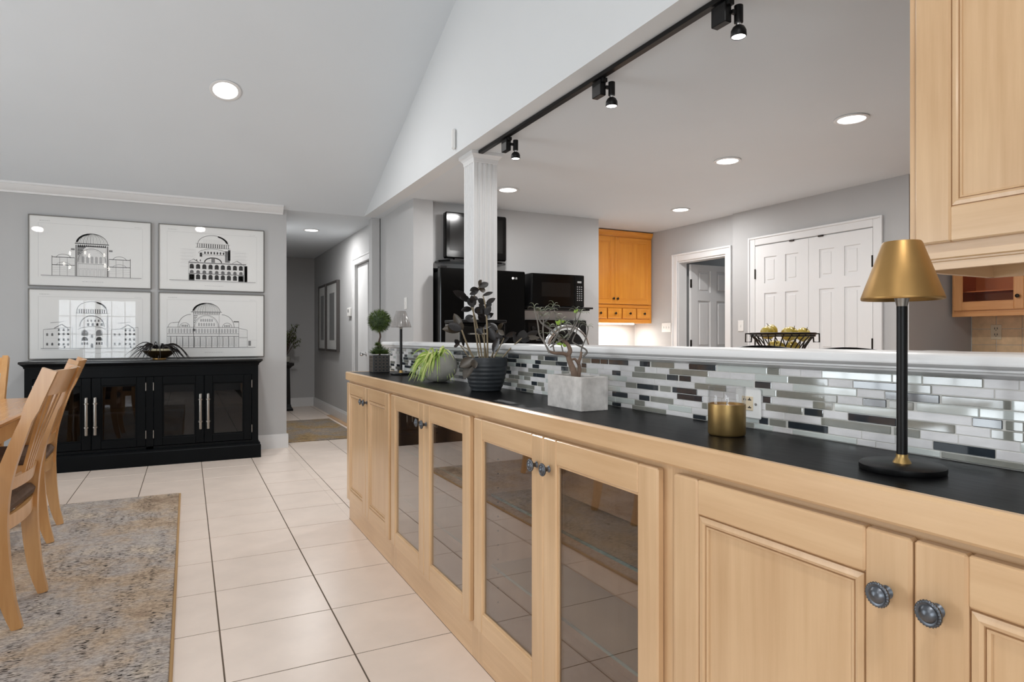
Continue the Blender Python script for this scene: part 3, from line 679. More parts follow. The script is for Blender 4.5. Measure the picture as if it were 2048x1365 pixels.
# ------------------------------------------------------------------ counter objects
def table_lamp(base, shade_mat, label, r=.060):
    x, y = base; z = ZC
    o = thing('table_lamp', label, 'lamp', (x, y, z), 'slim cordless lamps on the counter')
    MB().lathe([(r, 0), (r + .001, .002), (r + .001, .009), (r - .002, .0115), (.02, .012), (.0001, .012)], (x, y, z), 48).build('base', 'matte_black', o, 40)
    MB().lathe([(.0135, .011), (.0125, .014), (.0085, .021), (.0085, .026)], (x, y, z), 24).build('ferrule', 'brass', o, 40)
    MB().lathe([(.0078, .02), (.0078, .268)], (x, y, z), 24).build('pole', 'matte_black', o, 40)
    MB().lathe([(.0078, .262), (.0095, .270), (.0125, .280), (.0125, .300)], (x, y, z), 24).build('socket', 'steel', o, 40)
    MB().lathe([(.0575, .272), (.0585, .273), (.0585, .276), (.0285, .362), (.0265, .365), (.0255, .3645), (.0275, .36), (.0555, .275), (.0575, .272)], (x, y, z), 48, cap=False).build('shade', shade_mat, o, 50)
    MB().lathe([(.0272, .361), (.0001, .361)], (x, y, z), 32, cap=False).build('shade_cap', 'matte_black', o)
    return o
gp = onz(1804, 941, ZC); table_lamp((gp.x, gp.y), 'gold', 'gold-shaded cordless lamp with black pole and base beneath the hanging cabinet')
lp = onz(802, 750, ZC); table_lamp((lp.x, lp.y), 'lampgrey', 'grey-shaded cordless lamp with black pole beside the topiary')
# candle
cp = onz(1453.5, 870, ZC); x, y, z = cp.x, cp.y, ZC
o = thing('candle_jar', 'clear glass candle jar with lower half in brushed gold', 'candle', (x, y, z)); r = .0395
MB().lathe([(r - .006, .0), (r - .002, .001), (r, .005), (r, .068), (r - .0035, .068), (r - .0035, .006), (.0001, .005)], (x, y, z), 48, cap=False).build('gold_sleeve', 'brass', o, 40)
MB().lathe([(r - .0002, .068), (r - .0002, .104), (r - .0014, .1055), (r - .0026, .104), (r - .0026, .068)], (x, y, z), 48, cap=False).build('glass_wall', 'cglass', o, 40)
MB().lathe([(.0001, .062), (r - .0045, .062), (r - .0045, .058)], (x, y, z), 32, cap=False).build('wax', 'wick', o)
MB().tube([(x, y, z + .06), (x + .001, y, z + .074)], .0012, 6).build('wick', 'slot', o)
# concrete planter with bonsai succulent
o = thing('concrete_planter', 'rectangular weathered concrete planter between the black pot and candle', 'planter', (1.045, 1.617, ZC))
x0, x1, y0, y1, z0, z1 = .998, 1.092, 1.523, 1.712, ZC, ZC + .098
b = MB(); e = .012
b.box(x0, x0 + e, y0, y1, z0, z1, b=.0015); b.box(x1 - e, x1, y0, y1, z0, z1, b=.0015); b.box(x0 + e, x1 - e, y0, y0 + e, z0, z1, b=.0015); b.box(x0 + e, x1 - e, y1 - e, y1, z0, z1, b=.0015); b.box(x0 + e, x1 - e, y0 + e, y1 - e, z0, z0 + .012)
b.build('trough', 'concrete', o)
B(x0 + e, x1 - e, y0 + e, y1 - e, z0 + .01, z1 - .010).build('soil', 'soil', o)
pl = thing('bonsai_succulent', 'gnarled bare-branched succulent with curled grey leaves in the concrete planter', 'plant', (1.045, 1.60, z1 - .012))
DB = depth((1.045, 1.60, 1.0))
def pz(sc, ox, oy, pts, dd0, dd1, dep): 
    n = len(pts); return [atd(ox + p[0] / sc, oy + p[1] / sc, dep + dd0 + (dd1 - dd0) * i / max(1, n - 1)) for i, p in enumerate(pts)]
def smooth_path(p, k=4):
    p = [Vector(q) for q in p]; out = []
    for i in range(len(p) - 1):
        a, b_, c_, d_ = p[max(i - 1, 0)], p[i], p[i + 1], p[min(i + 2, len(p) - 1)]
        for q in range(k):
            t = q / k; out.append(.5 * ((2 * b_) + (c_ - a) * t + (2 * a - 5 * b_ + 4 * c_ - d_) * t * t + (3 * b_ - a - 3 * c_ + d_) * t ** 3))
    return out + [p[-1]]
tk = MB()
def branch(bb, pts, r0, r1, m=0, n=7, k=4):
    q = smooth_path(pts, k); N = len(q) - 1; bb.tube(q, [r0 + (r1 - r0) * (i / N) for i in range(N + 1)], n, m); return q
branch(tk, pz(3.657, 680, 540, [(1718, 790), (1705, 730), (1685, 680), (1670, 630), (1683, 590), (1660, 540), (1610, 500)], 0, 0, DB), .0105, .005)
branch(tk, pz(3.657, 680, 540, [(1742, 790), (1752, 720), (1745, 680), (1760, 640), (1765, 600)], .01, .02, DB), .007, .0035)
branch(tk, pz(3.657, 680, 540, [(1745, 690), (1720, 655), (1690, 660)], .01, .0, DB), .005, .003)
branch(tk, pz(3.657, 680, 540, [(1672, 635), (1640, 615), (1570, 610), (1528, 595)], 0, -.02, DB), .0065, .0035)
tk.build('trunk', 'bark', pl, 60)
br = MB(); tips = []
Z10 = (10.24, 1040, 580)
for pts, d0, d1, ra, rb in (([(600, 1290), (560, 1200), (480, 1050), (400, 920), (375, 750), (340, 560), (290, 380)], -.02, -.04, .0036, .0018), ([(900, 1050), (720, 880), (540, 750), (440, 680), (390, 580), (400, 440)], 0, .01, .0042, .0018),
                         ([(540, 750), (475, 690), (580, 590), (605, 430), (650, 400)], 0, .02, .0026, .0015), ([(490, 1060), (470, 820), (480, 650), (475, 550)], -.03, -.01, .0026, .0014), ([(900, 990), (1010, 880), (1090, 760), (1130, 640), (1140, 500), (1145, 440)], 0, .03, .003, .0016),
                         ([(950, 1040), (1030, 930), (1110, 800), (1190, 600), (1240, 470)], .0, -.02, .003, .0015), ([(1250, 1362), (1262, 1200), (1350, 980), (1395, 800), (1380, 760)], .02, .02, .003, .0015), ([(1290, 1362), (1365, 1290), (1330, 1210), (1100, 1090), (1085, 1010), (1150, 870), (1210, 680)], .02, .0, .0034, .0016),
                         ([(700, 1260), (680, 1100), (760, 940), (830, 760), (840, 640)], -.01, -.03, .0028, .0015), ([(760, 840), (750, 700), (735, 560), (700, 400), (690, 330)], 0, .03, .0024, .0014), ([(880, 1290), (850, 1150), (780, 1000), (620, 900), (610, 760)], .01, .02, .0026, .0014),
                         ([(400, 580), (470, 480), (500, 430)], 0, .01, .002, .0013), ([(1030, 930), (980, 830), (940, 700)], 0, .02, .002, .0013), ([(620, 1180), (760, 1080), (900, 1000)], -.02, -.01, .0022, .002), ([(580, 1150), (690, 1020), (800, 840)], -.03, -.02, .0022, .0014)):
    br = MB(); q = branch(br, pz(*Z10, pts, d0, d1, DB), ra, rb, 0, 6, 3); tips.append(q[-1]); br.build('branch', 'barkgrey', pl, 60)
lv = MB(); UPV = Vector((0, 0, 1))
def curled(bb, a, ang, L, w, m, tilt=0):
    d = (RT * math.cos(ang) + UP * math.sin(ang) + FW * tilt).normalized(); side = FW.cross(d).normalized(); pts = []
    p = Vector(a); s = 1 if math.cos(ang) >= 0 else -1
    for i in range(9):
        u = i / 8; an = ang - s * 2.8 * u * u; d = RT * math.cos(an) + UP * math.sin(an) + FW * tilt; pts.append(p.copy()); p = p + d * (L / 8)
    n = len(pts); v = []; f = []
    for i, q in enumerate(pts):
        u = i / (n - 1); ww = w * math.sin(math.pi * min(.95, .12 + .83 * u)) ** .8; t = (pts[min(i + 1, n - 1)] - pts[max(i - 1, 0)]).normalized(); nn = t.cross(FW).normalized()
        v += [q - FW * ww - nn * ww * .3, q, q + FW * ww - nn * ww * .3]
    for i in range(n - 1): k_ = i * 3; f += [(k_, k_ + 1, k_ + 4, k_ + 3), (k_ + 1, k_ + 2, k_ + 5, k_ + 4)]
    bb.add(v, f, m)
rnd = random.Random(3)
extra = [atd(1040 + a / 10.24, 580 + b_ / 10.24, DB + rnd.uniform(-.03, .03)) for a, b_ in ((420, 430), (760, 500), (620, 720), (840, 640), (1240, 640), (540, 900), (900, 700), (480, 880), (1300, 480))]
for i, t in enumerate(tips + extra):
    for q in range(4 if i < len(tips) else 2):
        ang = [.5, 2.6, 1.3, 1.9][q] + rnd.uniform(-.25, .25)
        curled(lv, t, ang, rnd.uniform(.018, .028), rnd.uniform(.0036, .006), 0, rnd.uniform(-.6, .6))
for a, b_ in ((1140, 480), (830, 680), (780, 720), (800, 1130), (930, 1170)):
    t = atd(1040 + a / 10.24, 580 + b_ / 10.24, DB)
    for q in range(6): an = rnd.uniform(.2, 2.9); lv.leaf(t, t + (RT * math.cos(an) + UP * math.sin(an) + FW * rnd.uniform(-.5, .5)) * rnd.uniform(.008, .016), .0026, FW, 1, seg=4)
lv.build('leaves', ['succ', 'succg'], pl, 60)['kind'] = 'stuff'
# black ribbed pot with raven plant
zp = onz(972, 782, ZC); x, y, z = zp.x, zp.y, ZC
o = thing('ribbed_pot', 'charcoal ribbed round pot beside the concrete planter', 'pot', (x, y, z))
prof = [(.0001, .001), (.056, 0), (.060, .003)]
for i in range(33):
    u = i / 32; r = .060 + .026 * math.sin(u * 1.75) ** .9; r += .0012 * math.cos(i * math.pi / 2.0) * (1 if u < .78 else .15); prof.append((r, .004 + u * .129))
prof += [(prof[-1][0] - .001, .1345), (prof[-1][0] - .005, .1345), (prof[-1][0] - .006, .11), (.0001, .11)]
MB().lathe(prof, (x, y, z), 48, cap=False).build('pot_wall', 'potblack', o, 40)
MB().lathe([(.078, .112), (.05, .117), (.0001, .119)], (x, y, z), 32, cap=False).build('soil', 'soil', o, 60)
pz_ = thing('raven_plant', 'dark-leaved upright houseplant growing in the charcoal ribbed pot', 'plant', (x, y, z + .115)); DZ = depth((x, y, 1.0))
Z5 = (3.657, 680, 540); st = MB(); lf = MB()
base = Vector((x, y, z + .112))
def stem(pts, d0, d1, ra=.0038, rb=.002):
    q = pz(*Z5, pts, d0, d1, DZ); bx_ = base + RT * ((pts[0][0] - 1068) / 3.657 * DZ / F_PX) * .75 + FW * d0; bx_.z = base.z
    st = MB(); q = branch(st, [bx_] + q[1:], ra, rb, 0, 8, 4); st.build('stem', 'zzstem', pz_, 60); return q
def lfz(a, b_, w, da=0, db=0, m=0, curl=.1):
    A = atd(680 + a[0] / 3.657, 540 + a[1] / 3.657, DZ + da); Bq = atd(680 + b_[0] / 3.657, 540 + b_[1] / 3.657, DZ + db)
    up = -FW * 1.4 + UP * rnd.uniform(.0, .8) + RT * rnd.uniform(-.5, .5); lf = MB(); lf.leaf(A, Bq, w * 1.4, up, 0, .25, curl, 8); lf.build('leaf', 'zzbrown' if m else 'zz', pz_, 60)
stem([(1012, 650), (990, 440), (975, 290), (985, 180), (1020, 120)], .0, .01); stem([(1085, 650), (1075, 400), (1060, 250), (1045, 190)], -.01, -.02, .0042); stem([(1035, 650), (1000, 400), (960, 270), (930, 210), (870, 170)], .02, .02)
stem([(970, 640), (935, 560), (890, 440)], -.02, -.03, .004, .003); stem([(935, 640), (900, 580), (870, 545)], .02, .03, .003, .0015); stem([(1100, 650), (1150, 540), (1215, 485)], .01, .0, .003, .0015); stem([(1190, 650), (1225, 600), (1280, 545), (1330, 500)], -.02, -.04, .003, .002)
stem([(1052, 650), (1057, 520), (1050, 420)], .0, .0, .004); stem([(1070, 650), (1060, 560), (1038, 470)], .03, .03, .0036); stem([(1108, 650), (1135, 560), (1150, 440)], .03, .05, .003, .0015); stem([(1120, 650), (1170, 560), (1200, 500)], -.03, -.03, .003, .0015); stem([(1115, 655), (1140, 610), (1160, 590)], -.03, -.03, .002, .001); stem([(1000, 655), (930, 580), (862, 548)], -.02, .0, .002, .0012)
for a, b_, w, m in (((1020, 130), (1035, 75), .013, 1), ((1020, 130), (1085, 95), .012, 0), ((1015, 140), (950, 155), .012, 0), ((1015, 140), (1070, 150), .012, 1), ((1010, 160), (945, 180), .008, 0), ((930, 215), (838, 155), .015, 0), ((950, 225), (875, 195), .013, 0), ((960, 235), (1000, 185), .014, 0), ((975, 275), (940, 205), .014, 0), ((985, 260), (960, 190), .012, 0),
                   ((965, 285), (885, 300), .013, 0), ((1045, 190), (1122, 160), .007, 0), ((1070, 245), (1138, 208), .009, 0), ((1062, 250), (1008, 212), .011, 0), ((1060, 290), (1105, 245), .011, 0), ((1060, 300), (1015, 250), .010, 0), ((1070, 350), (1118, 320), .010, 0), ((1065, 330), (1100, 265), .013, 0), ((1000, 290), (1060, 345), .016, 0), ((990, 280), (1040, 320), .014, 0), ((1055, 380), (1020, 310), .014, 0),
                   ((975, 340), (905, 358), .010, 0), ((980, 380), (920, 350), .010, 0), ((890, 440), (748, 430), .018, 1), ((892, 442), (833, 318), .015, 1), ((890, 440), (790, 400), .015, 0), ((895, 445), (880, 380), .010, 1), ((872, 545), (838, 510), .009, 0), ((872, 545), (825, 566), .006, 0), ((905, 560), (895, 500), .006, 0), ((1150, 440), (1090, 390), .012, 0), ((1150, 440), (1192, 390), .009, 1), ((1160, 440), (1200, 480), .009, 1), ((1135, 520), (1090, 420), .015, 0),
                   ((1210, 490), (1292, 458), .010, 0), ((1150, 540), (1240, 490), .012, 0), ((1120, 600), (1165, 500), .014, 0), ((1130, 590), (1160, 588), .006, 0), ((1280, 545), (1272, 448), .006, 0), ((1330, 505), (1345, 440), .017, 0), ((1345, 495), (1455, 448), .012, 0), ((1350, 495), (1462, 498), .009, 1), ((1320, 510), (1390, 520), .012, 0), ((1290, 540), (1330, 460), .012, 0), ((1190, 500), (1130, 470), .012, 0), ((1050, 430), (980, 440), .010, 0), ((1040, 470), (1000, 430), .010, 0), ((1055, 420), (1100, 400), .012, 0)):
    lfz(a, b_, w * .8, rnd.uniform(-.03, .03), rnd.uniform(-.04, .04), m, rnd.uniform(-.05, .15))
for a, b_, w, m in (((975, 650), (875, 712), .015, 1), ((972, 655), (905, 800), .014, 1), ((975, 655), (988, 722), .010, 1)): lfz(a, b_, w, -.075, -.095, m, .05)
# round grey pot with spider plant
spn = onz(881, 764, ZC); x, y, z = spn.x, spn.y, ZC
o = thing('round_grey_pot', 'tilted round grey stone pot beside the charcoal pot', 'pot', (x, y, z))
gp_ = MB(); N = 36; v = []; f = []
prof = [(.0001, -.062), (.035, -.062), (.06, -.05), (.078, -.025), (.085, .0), (.081, .028), (.068, .05), (.052, .062), (.046, .064), (.046, .05), (.06, .03), (.0001, .028)]
tm = Matrix.Rotation(R(20), 3, RT) @ Matrix.Rotation(R(-24), 3, FW)
for r, h in prof:
    for k in range(N):
        a = 2 * math.pi * k / N; p = Vector((r * math.cos(a), r * math.sin(a), h)); p = tm @ p; v.append((x + p.x, y + p.y, max(z + .0665 + p.z, z)))
for i in range(len(prof) - 1):
    for k in range(N): f.append((i * N + k, i * N + (k + 1) % N, (i + 1) * N + (k + 1) % N, (i + 1) * N + k))
gp_.add(v, f).build('pot_wall', 'potgrey', o, 50)
spl = thing('spider_plant', 'trailing light green spider plant spilling from the round grey pot', 'plant', (x, y, z + .10))
bl = MB(); mouth = Vector((x, y, z + .0665)) + tm @ Vector((0, 0, .04)); rs = random.Random(11)
for i in range(170):
    az = rs.uniform(0, 2 * math.pi); h = rs.uniform(.02, .06); reach = rs.uniform(.04, .10); drop = rs.uniform(.0, .12)
    if i < 14: h, reach, drop = rs.uniform(.05, .08), rs.uniform(.03, .12), rs.uniform(-.03, .04)
    dirv = Vector((math.cos(az), math.sin(az), 0)) - RT * .25 - FW * .15
    p0 = mouth + Vector((math.cos(az), math.sin(az), 0)) * .02; pts = []
    for k in range(9):
        u = k / 8; p = p0 + dirv * reach * u + UP * (4 * h * u * (1 - u) * (1 - .35 * u) + (-drop * u * u)); pts.append(Vector((p.x if p.x < XS - .012 else XS - .012, p.y, max(p.z, z + .002))))
    one = MB(); one.blade(pts, rs.uniform(.003, .0055), 0, FW + UP * rs.uniform(-1, 1)); one.build('leaf', rs.choice(('spider', 'spider', 'spiderlight')), spl, 60)
cl = Vector((x, y, z)) - RT * .095 - FW * .02
for i in range(46):
    az = rs.uniform(0, 6.28); L = rs.uniform(.015, .04); c0 = cl + Vector((rs.uniform(-.02, .02), rs.uniform(-.02, .02), rs.uniform(.005, .06)))
    bl.blade([c0, c0 + Vector((math.cos(az) * L * .6, math.sin(az) * L * .6, .006)), Vector((c0.x + math.cos(az) * L, c0.y + math.sin(az) * L, max(z + .001, c0.z - .012)))], .002, 0)
bl.build('plantlet_leaves', 'spider', spl, 60)['kind'] = 'stuff'
# topiary in patterned cube pot
x0, y0 = .998, 3.80; s_ = .102; z = ZC; cxx, cyy = x0 + s_ / 2, y0 + s_ / 2
o = thing('cube_pot', 'dark square pot with embossed square pattern under the topiary', 'pot', (cxx, cyy, z))
b = MB(); b.box(x0, x0 + s_, y0, y0 + s_, z, z + .105, b=.002); b.build('pot_wall', 'potblack', o)
em = MB(); M['emboss'] = mat('worn_bronze_emboss', (128, 116, 104), .45, .3)
for i in range(4):
    for j in range(5):
        u, w = .006 + i * .0228 + .0015, .004 + j * .0198 + .001; L, Hh, t = .0185, .0165, .0016
        for a0, a1, c0, c1 in ((u, u + L, w, w + t), (u, u + L, w + Hh - t, w + Hh), (u, u + t, w + t, w + Hh - t), (u + L - t, u + L, w + t, w + Hh - t)):
            em.box(x0 + a0, x0 + a1, y0 - .0012, y0 + .0005, z + c0, z + c1); em.box(x0 - .0012, x0 + .0005, y0 + a0, y0 + a1, z + c0, z + c1)
em.build('embossed_squares', 'emboss', o)
tp = thing('topiary', 'small clipped topiary ball on a twisted stem in the square pot', 'plant', (cxx, cyy, z + .10))
tw = MB(); zb_ = z + .315
tw.tube([(cxx + .006 * math.sin(k * 1.1), cyy + .006 * math.cos(k * 1.1), z + .10 + k * .0165) for k in range(13)], .0055, 7); tw.build('stem', 'twig', tp, 60)
bb = MB(); rt_ = random.Random(5); cb_ = Vector((cxx, cyy, zb_))
for i in range(1500):
    d = Vector((rt_.gauss(0, 1), rt_.gauss(0, 1), rt_.gauss(0, 1))).normalized(); j = Vector((rt_.gauss(0, .25), rt_.gauss(0, .25), rt_.gauss(0, .25)))
    a = cb_ + d * .052; c = cb_ + (d + j * .35).normalized() * rt_.uniform(.072, .082); sd = d.cross(Vector((rt_.random(), rt_.random(), rt_.random()))).normalized() * .0016
    bb.add([a - sd, a + sd, c], [(0, 1, 2)], rt_.choice((0, 0, 1)))
bb.lathe([(.0001, -.058), (.03, -.05), (.05, -.029), (.058, 0), (.05, .029), (.03, .05), (.0001, .058)], cb_, 20, 1, cap=False)
for (px_, py_, pz__, rr) in ((-.03, -.02, .118, .024), (.03, -.02, .118, .024), (-.005, .025, .122, .024), (0, 0, .15, .018), (.0, -.028, .128, .02), (-.01, 0, .17, .014)):
    cc = Vector((cxx + px_, cyy + py_, z + pz__ - .006))
    for i in range(200):
        d = Vector((rt_.gauss(0, 1), rt_.gauss(0, 1), abs(rt_.gauss(0, 1)))).normalized(); sd = d.cross(Vector((.3, .7, .2))).normalized() * .0014
        bb.add([cc - sd, cc + sd, cc + d * rr * 1.9 * rt_.uniform(.8, 1.2)], [(0, 1, 2)], rt_.choice((0, 1, 1)))
bb.build('foliage', ['topi', 'topid'], tp)['kind'] = 'stuff'
# ------------------------------------------------------------------ sideboard with prints
SX0, SX1, SY0, SY1 = -1.19, .59, 6.44, 6.838
sb = thing('sideboard', 'navy black sideboard with four glass doors and long bar handles', 'sideboard', ((SX0 + SX1) / 2, (SY0 + SY1) / 2, 0))
bd = MB(); zt = .895
bd.box(SX0, SX0 + .03, SY0, SY1, .14, zt); bd.box(SX1 - .03, SX1, SY0, SY1, .14, zt); bd.box(SX0 + .03, SX1 - .03, SY1 - .015, SY1, .14, zt); bd.box(SX0 + .03, SX1 - .03, SY0 + .03, SY1 - .015, .14, .165); bd.box(SX0 + .03, SX1 - .03, SY0 + .03, SY1 - .015, zt - .02, zt)
bd.build('body', 'navy', sb)
XM = (SX0 + SX1) / 2
fr = MB(); fr.box(SX0, SX0 + .055, SY0 - .02, SY0, .14, zt); fr.box(SX1 - .055, SX1, SY0 - .02, SY0, .14, zt); fr.box(XM - .028, XM + .028, SY0 - .02, SY0, .14, .78); fr.box(SX0 + .055, SX1 - .055, SY0 - .02, SY0, .785, zt); fr.box(SX0 + .055, SX1 - .055, SY0 - .02, SY0, .14, .168)
fr.build('face_frame', 'navy', sb)
def ring4(e, z): return [(SX0 - e, SY0 - .02 - e, z), (SX1 + e, SY0 - .02 - e, z), (SX1 + e, SY1 + .002, z), (SX0 - e, SY1 + .002, z)]
MB().bar([ring4(e, z) for e, z in ((.001, .868), (.006, .87), (.006, .878), (.010, .886), (.022, .898), (.028, .902), (.028, .905))]).build('cornice', 'navy', sb)
MB().bar([ring4(e, z) for e, z in ((.03, .905), (.036, .909), (.036, .922), (.032, .927))]).build('top', 'navy_top', sb)
MB().bar([ring4(e, z) for e, z in ((.022, 0.001), (.022, .118), (.016, .126), (.016, .14), (.001, .146))]).build('plinth', 'navy', sb)
bays = [(SX0 + .055, XM - .028), (XM + .028, SX1 - .055)]
B(SX0 + .03, SX1 - .03, SY0 + .02, SY1 - .02, .46, .478).build('inner_shelf', 'slate_in', sb)
for bi, (a, c) in enumerate(bays):
    m_ = (a + c) / 2
    for di, (u0, u1) in enumerate(((a + .003, m_ - .0015), (m_ + .0015, c - .003))):
        z0, z1, st_ = .172, .782, .068; yf = SY0 - .021
        d = MB(); d.box(u0, u0 + st_, yf, yf + .02, z0, z1, b=.003); d.box(u1 - st_, u1, yf, yf + .02, z0, z1, b=.003); d.box(u0 + st_, u1 - st_, yf, yf + .02, z0, z0 + st_, b=.003); d.box(u0 + st_, u1 - st_, yf, yf + .02, z1 - st_, z1, b=.003)
        g0, g1, h0, h1 = u0 + st_, u1 - st_, z0 + st_, z1 - st_
        for q0, q1, w0, w1 in ((g0, g0 + .012, h0, h1), (g1 - .012, g1, h0, h1), (g0 + .012, g1 - .012, h0, h0 + .012), (g0 + .012, g1 - .012, h1 - .012, h1)): d.box(q0, q1, yf + .007, yf + .016, w0, w1, b=.002)
        dr = d.build('door', 'navy', sb)
        B(g0 - .003, g1 + .003, yf + .011, yf + .014, h0 - .003, h1 + .003).build('glass_pane', 'dglass', dr)
        hx = (u1 - .03) if di == 0 else (u0 + .03)
        hd_ = MB().lathe([(.012, 0), (.0135, .004), (.0135, .316), (.012, .32)], (hx, yf - .036, .30), 20).build('handle', 'steel', dr, 40)
        for zz in (.36, .56):
            MB().lathe([(.0135, 0), (.019, .002), (.019, .014), (.0135, .016)], (hx, yf - .036, zz), 20).build('handle_collar', 'steel', dr, 40)
            MB().lathe([(.008, -.03), (.008, .001)], (hx, yf, zz + .008), 12, axis='y').build('handle_post', 'steel', dr, 40)
        hxx = u0 - .002 if di == 0 else u1 + .002
        for zz in (.24, .66): MB().lathe([(.004, 0), (.004, .07)], (hxx, yf - .003, zz), 10).build('hinge', 'steel', dr, 40)
    B(a + .04, c - .04, SY1 - .03, SY1 - .02, .2, .75).build('back_panel', 'slate_in', sb)
# framed prints
class Draw:
    def __init__(s, x0, z0, w, h, y): s.b = MB(); s.x0, s.z0, s.w, s.h, s.y = x0, z0, w, h, y
    k = 1.0
    def P(s, u, v):
        u, v = .5 + (u - .5) * s.k, .145 + (v - .145) * (1 + (s.k - 1) * .5)
        return (s.x0 + u * s.w, s.y, s.z0 + v * s.h)
    def line(s, u0, v0, u1, v1, t=.0016, m=1):
        a, b_ = Vector(s.P(u0, v0)), Vector(s.P(u1, v1)); d = (b_ - a)
        if d.length < 1e-6: return
        d.normalize(); n = Vector((-d.z, 0, d.x)) * t * .62; s.b.add([a - n, b_ - n, b_ + n, a + n], [(0, 1, 2, 3)], m)
    def rect(s, u0, u1, v0, v1, m=1): s.b.add([s.P(u0, v0), s.P(u1, v0), s.P(u1, v1), s.P(u0, v1)], [(0, 1, 2, 3)], m)
    def arc(s, u, v, ru, rv, a0=0, a1=180, t=.0016, m=1, n=24):
        p = [(u + ru * math.cos(R(a0 + (a1 - a0) * k / n)), v + rv * math.sin(R(a0 + (a1 - a0) * k / n))) for k in range(n + 1)]
        for k in range(n): s.line(*p[k], *p[k + 1], t, m)
    def arch(s, u, v, w, h, m=1, fill=True):
        rv = w / 2 * s.w / s.h; pts = [(u - w / 2, v), (u + w / 2, v), (u + w / 2, v + h - rv)] + [(u + w / 2 * math.cos(R(q)), v + h - rv + rv * math.sin(R(q))) for q in range(20, 180, 20)] + [(u - w / 2, v + h - rv)]
        if fill: s.b.add([s.P(*p) for p in pts], [tuple(range(len(pts)))], m)
        else:
            for k in range(1, len(pts)): s.line(*pts[k - 1], *pts[k], .0014, m)
            s.line(*pts[-1], *pts[0], .0014, m)
    def dome(s, u, v, ru, rv, ribs=0, shade=0, band=0):
        s.arc(u, v, ru, rv, 0, 180, .003, 0, 36)
        if shade:
            for k in range(7):
                q = 1 - k * .018; s.arc(u, v, ru * q, rv * q, 100 if shade < 0 else 10, 172 if shade < 0 else 70, .004, 0 if k < 2 else (1 if k < 5 else 2), 20)
        for k in range(1, ribs):
            a = -1 + 2 * k / ribs; pts = [(u + ru * a * math.cos(t_ * 1.45) ** .9, v + rv * math.sin(t_ * 1.45) * (1 - .0 * a)) for t_ in [i / 8 for i in range(9)]]
            for i in range(8): s.line(*pts[i], *pts[i + 1], .0016 if k % 2 else .0026, 1 if a > 0 else 0)
        if band:
            for k in range(band):
                a = -1 + 2 * (k + .5) / band; s.arch(u + ru * 1.1 * a, v - .052, ru * .9 / band, .055, 0 if abs(a) < .8 else 1)
            s.line(u - ru * 1.15, v - .055, u + ru * 1.15, v - .055, .0026, 0); s.line(u - ru * 1.15, v + .004, u + ru * 1.15, v + .004, .002, 1)
    def words(s, u0, u1, v, m=2, t=.003):
        u = u0
        while u < u1: w = rw.uniform(.006, .02); s.line(u, v, min(u + w, u1), v, t, m); u += w + .006
rw = random.Random(2)
def base_marks(d):
    kk, d.k = d.k, 1.0
    d.line(.09, .145, .92, .145, .004, 1); d.line(.1, .125, .9, .125, .0015, 2); d.words(.42, .6, .07, 2); d.words(.08, .16, .935, 1, .002); d.words(.86, .92, .92, 2, .002)
    for q in (.07, .93): d.line(q, .12, q, .9, .0012, 2)
    d.line(.07, .9, .93, .9, .0012, 2); d.k = kk
def hatch(d, u0, u1, v0, v1, n, m=2, t=.0011):
    for q in range(n): u = u0 + (u1 - u0) * q / max(1, n - 1); d.line(u, v0, u, v1, t, m)
def hatchh(d, u0, u1, v0, v1, n, m=2, t=.0011):
    for q in range(n): v = v0 + (v1 - v0) * q / max(1, n - 1); d.line(u0, v, u1, v, t, m)
def art1(d):
    base_marks(d); hatch(d, .39, .61, .15, .33, 30); hatchh(d, .39, .61, .36, .56, 12); hatchh(d, .2, .36, .16, .4, 11); hatchh(d, .64, .8, .16, .4, 11); hatch(d, .385, .43, .34, .57, 10, 1); d.dome(.5, .62, .125, .15, 18, -1); d.line(.365, .62, .635, .62, .006, 0); d.rect(.385, .615, .575, .595, 1)
    for k in range(14): d.arch(.392 + k * .0166, .575, .008, .03, 0)
    for u in (.375, .625): d.line(u, .15, u, .6, .006, 0); d.line(u + (.012 if u < .5 else -.012), .15, u + (.012 if u < .5 else -.012), .58, .002, 1)
    for k in range(6): d.line(.385, .57 - k * .022, .45 - k * .010, .57 - k * .022, .007, 1 if k % 2 else 0)
    d.arc(.5, .36, .11, .19, 0, 180, .003, 1); d.arc(.5, .36, .1, .17, 0, 180, .0016, 2)
    for k in range(5): d.arch(.43 + k * .035, .34, .022, .1, 2)
    d.line(.39, .33, .61, .33, .0025, 1); d.line(.39, .26, .61, .26, .0016, 2)
    for k in range(7): d.arch(.41 + k * .03, .15, .02, .1, 2, False)
    for s in (-1, 1):
        a = .5 + s * .135; b_ = .5 + s * .31
        for v in (.41, .3): d.line(a, v, b_, v, .004, 0)
        d.arc((a + b_) / 2, .40, .055, .055, 0, 180, .003, 1); d.arc((a + b_) / 2, .29, .055, .05, 0, 180, .002, 1)
        for q in (0, .33, .66, 1): u = a + (b_ - a) * q; d.line(u, .15, u, .41, .002, 1)
        d.line(b_, .15, b_, .43, .003, 0); d.rect(min(a, a + s * .03), max(a, a + s * .03), .52, .545, 1)
        for k in range(3): d.line(a, .2 + k * .03, b_, .2 + k * .03, .001, 2)
def windows_row(d, u0, u1, n, v, w, h, m=1):
    for k in range(n): d.arch(u0 + (u1 - u0) * (k + .5) / n, v, w, h, m); 
    for k in range(n): u = u0 + (u1 - u0) * (k + .5) / n; d.line(u, v, u, v + h, .0012, 3); d.line(u - w / 2, v + h * .45, u + w / 2, v + h * .45, .0012, 3)
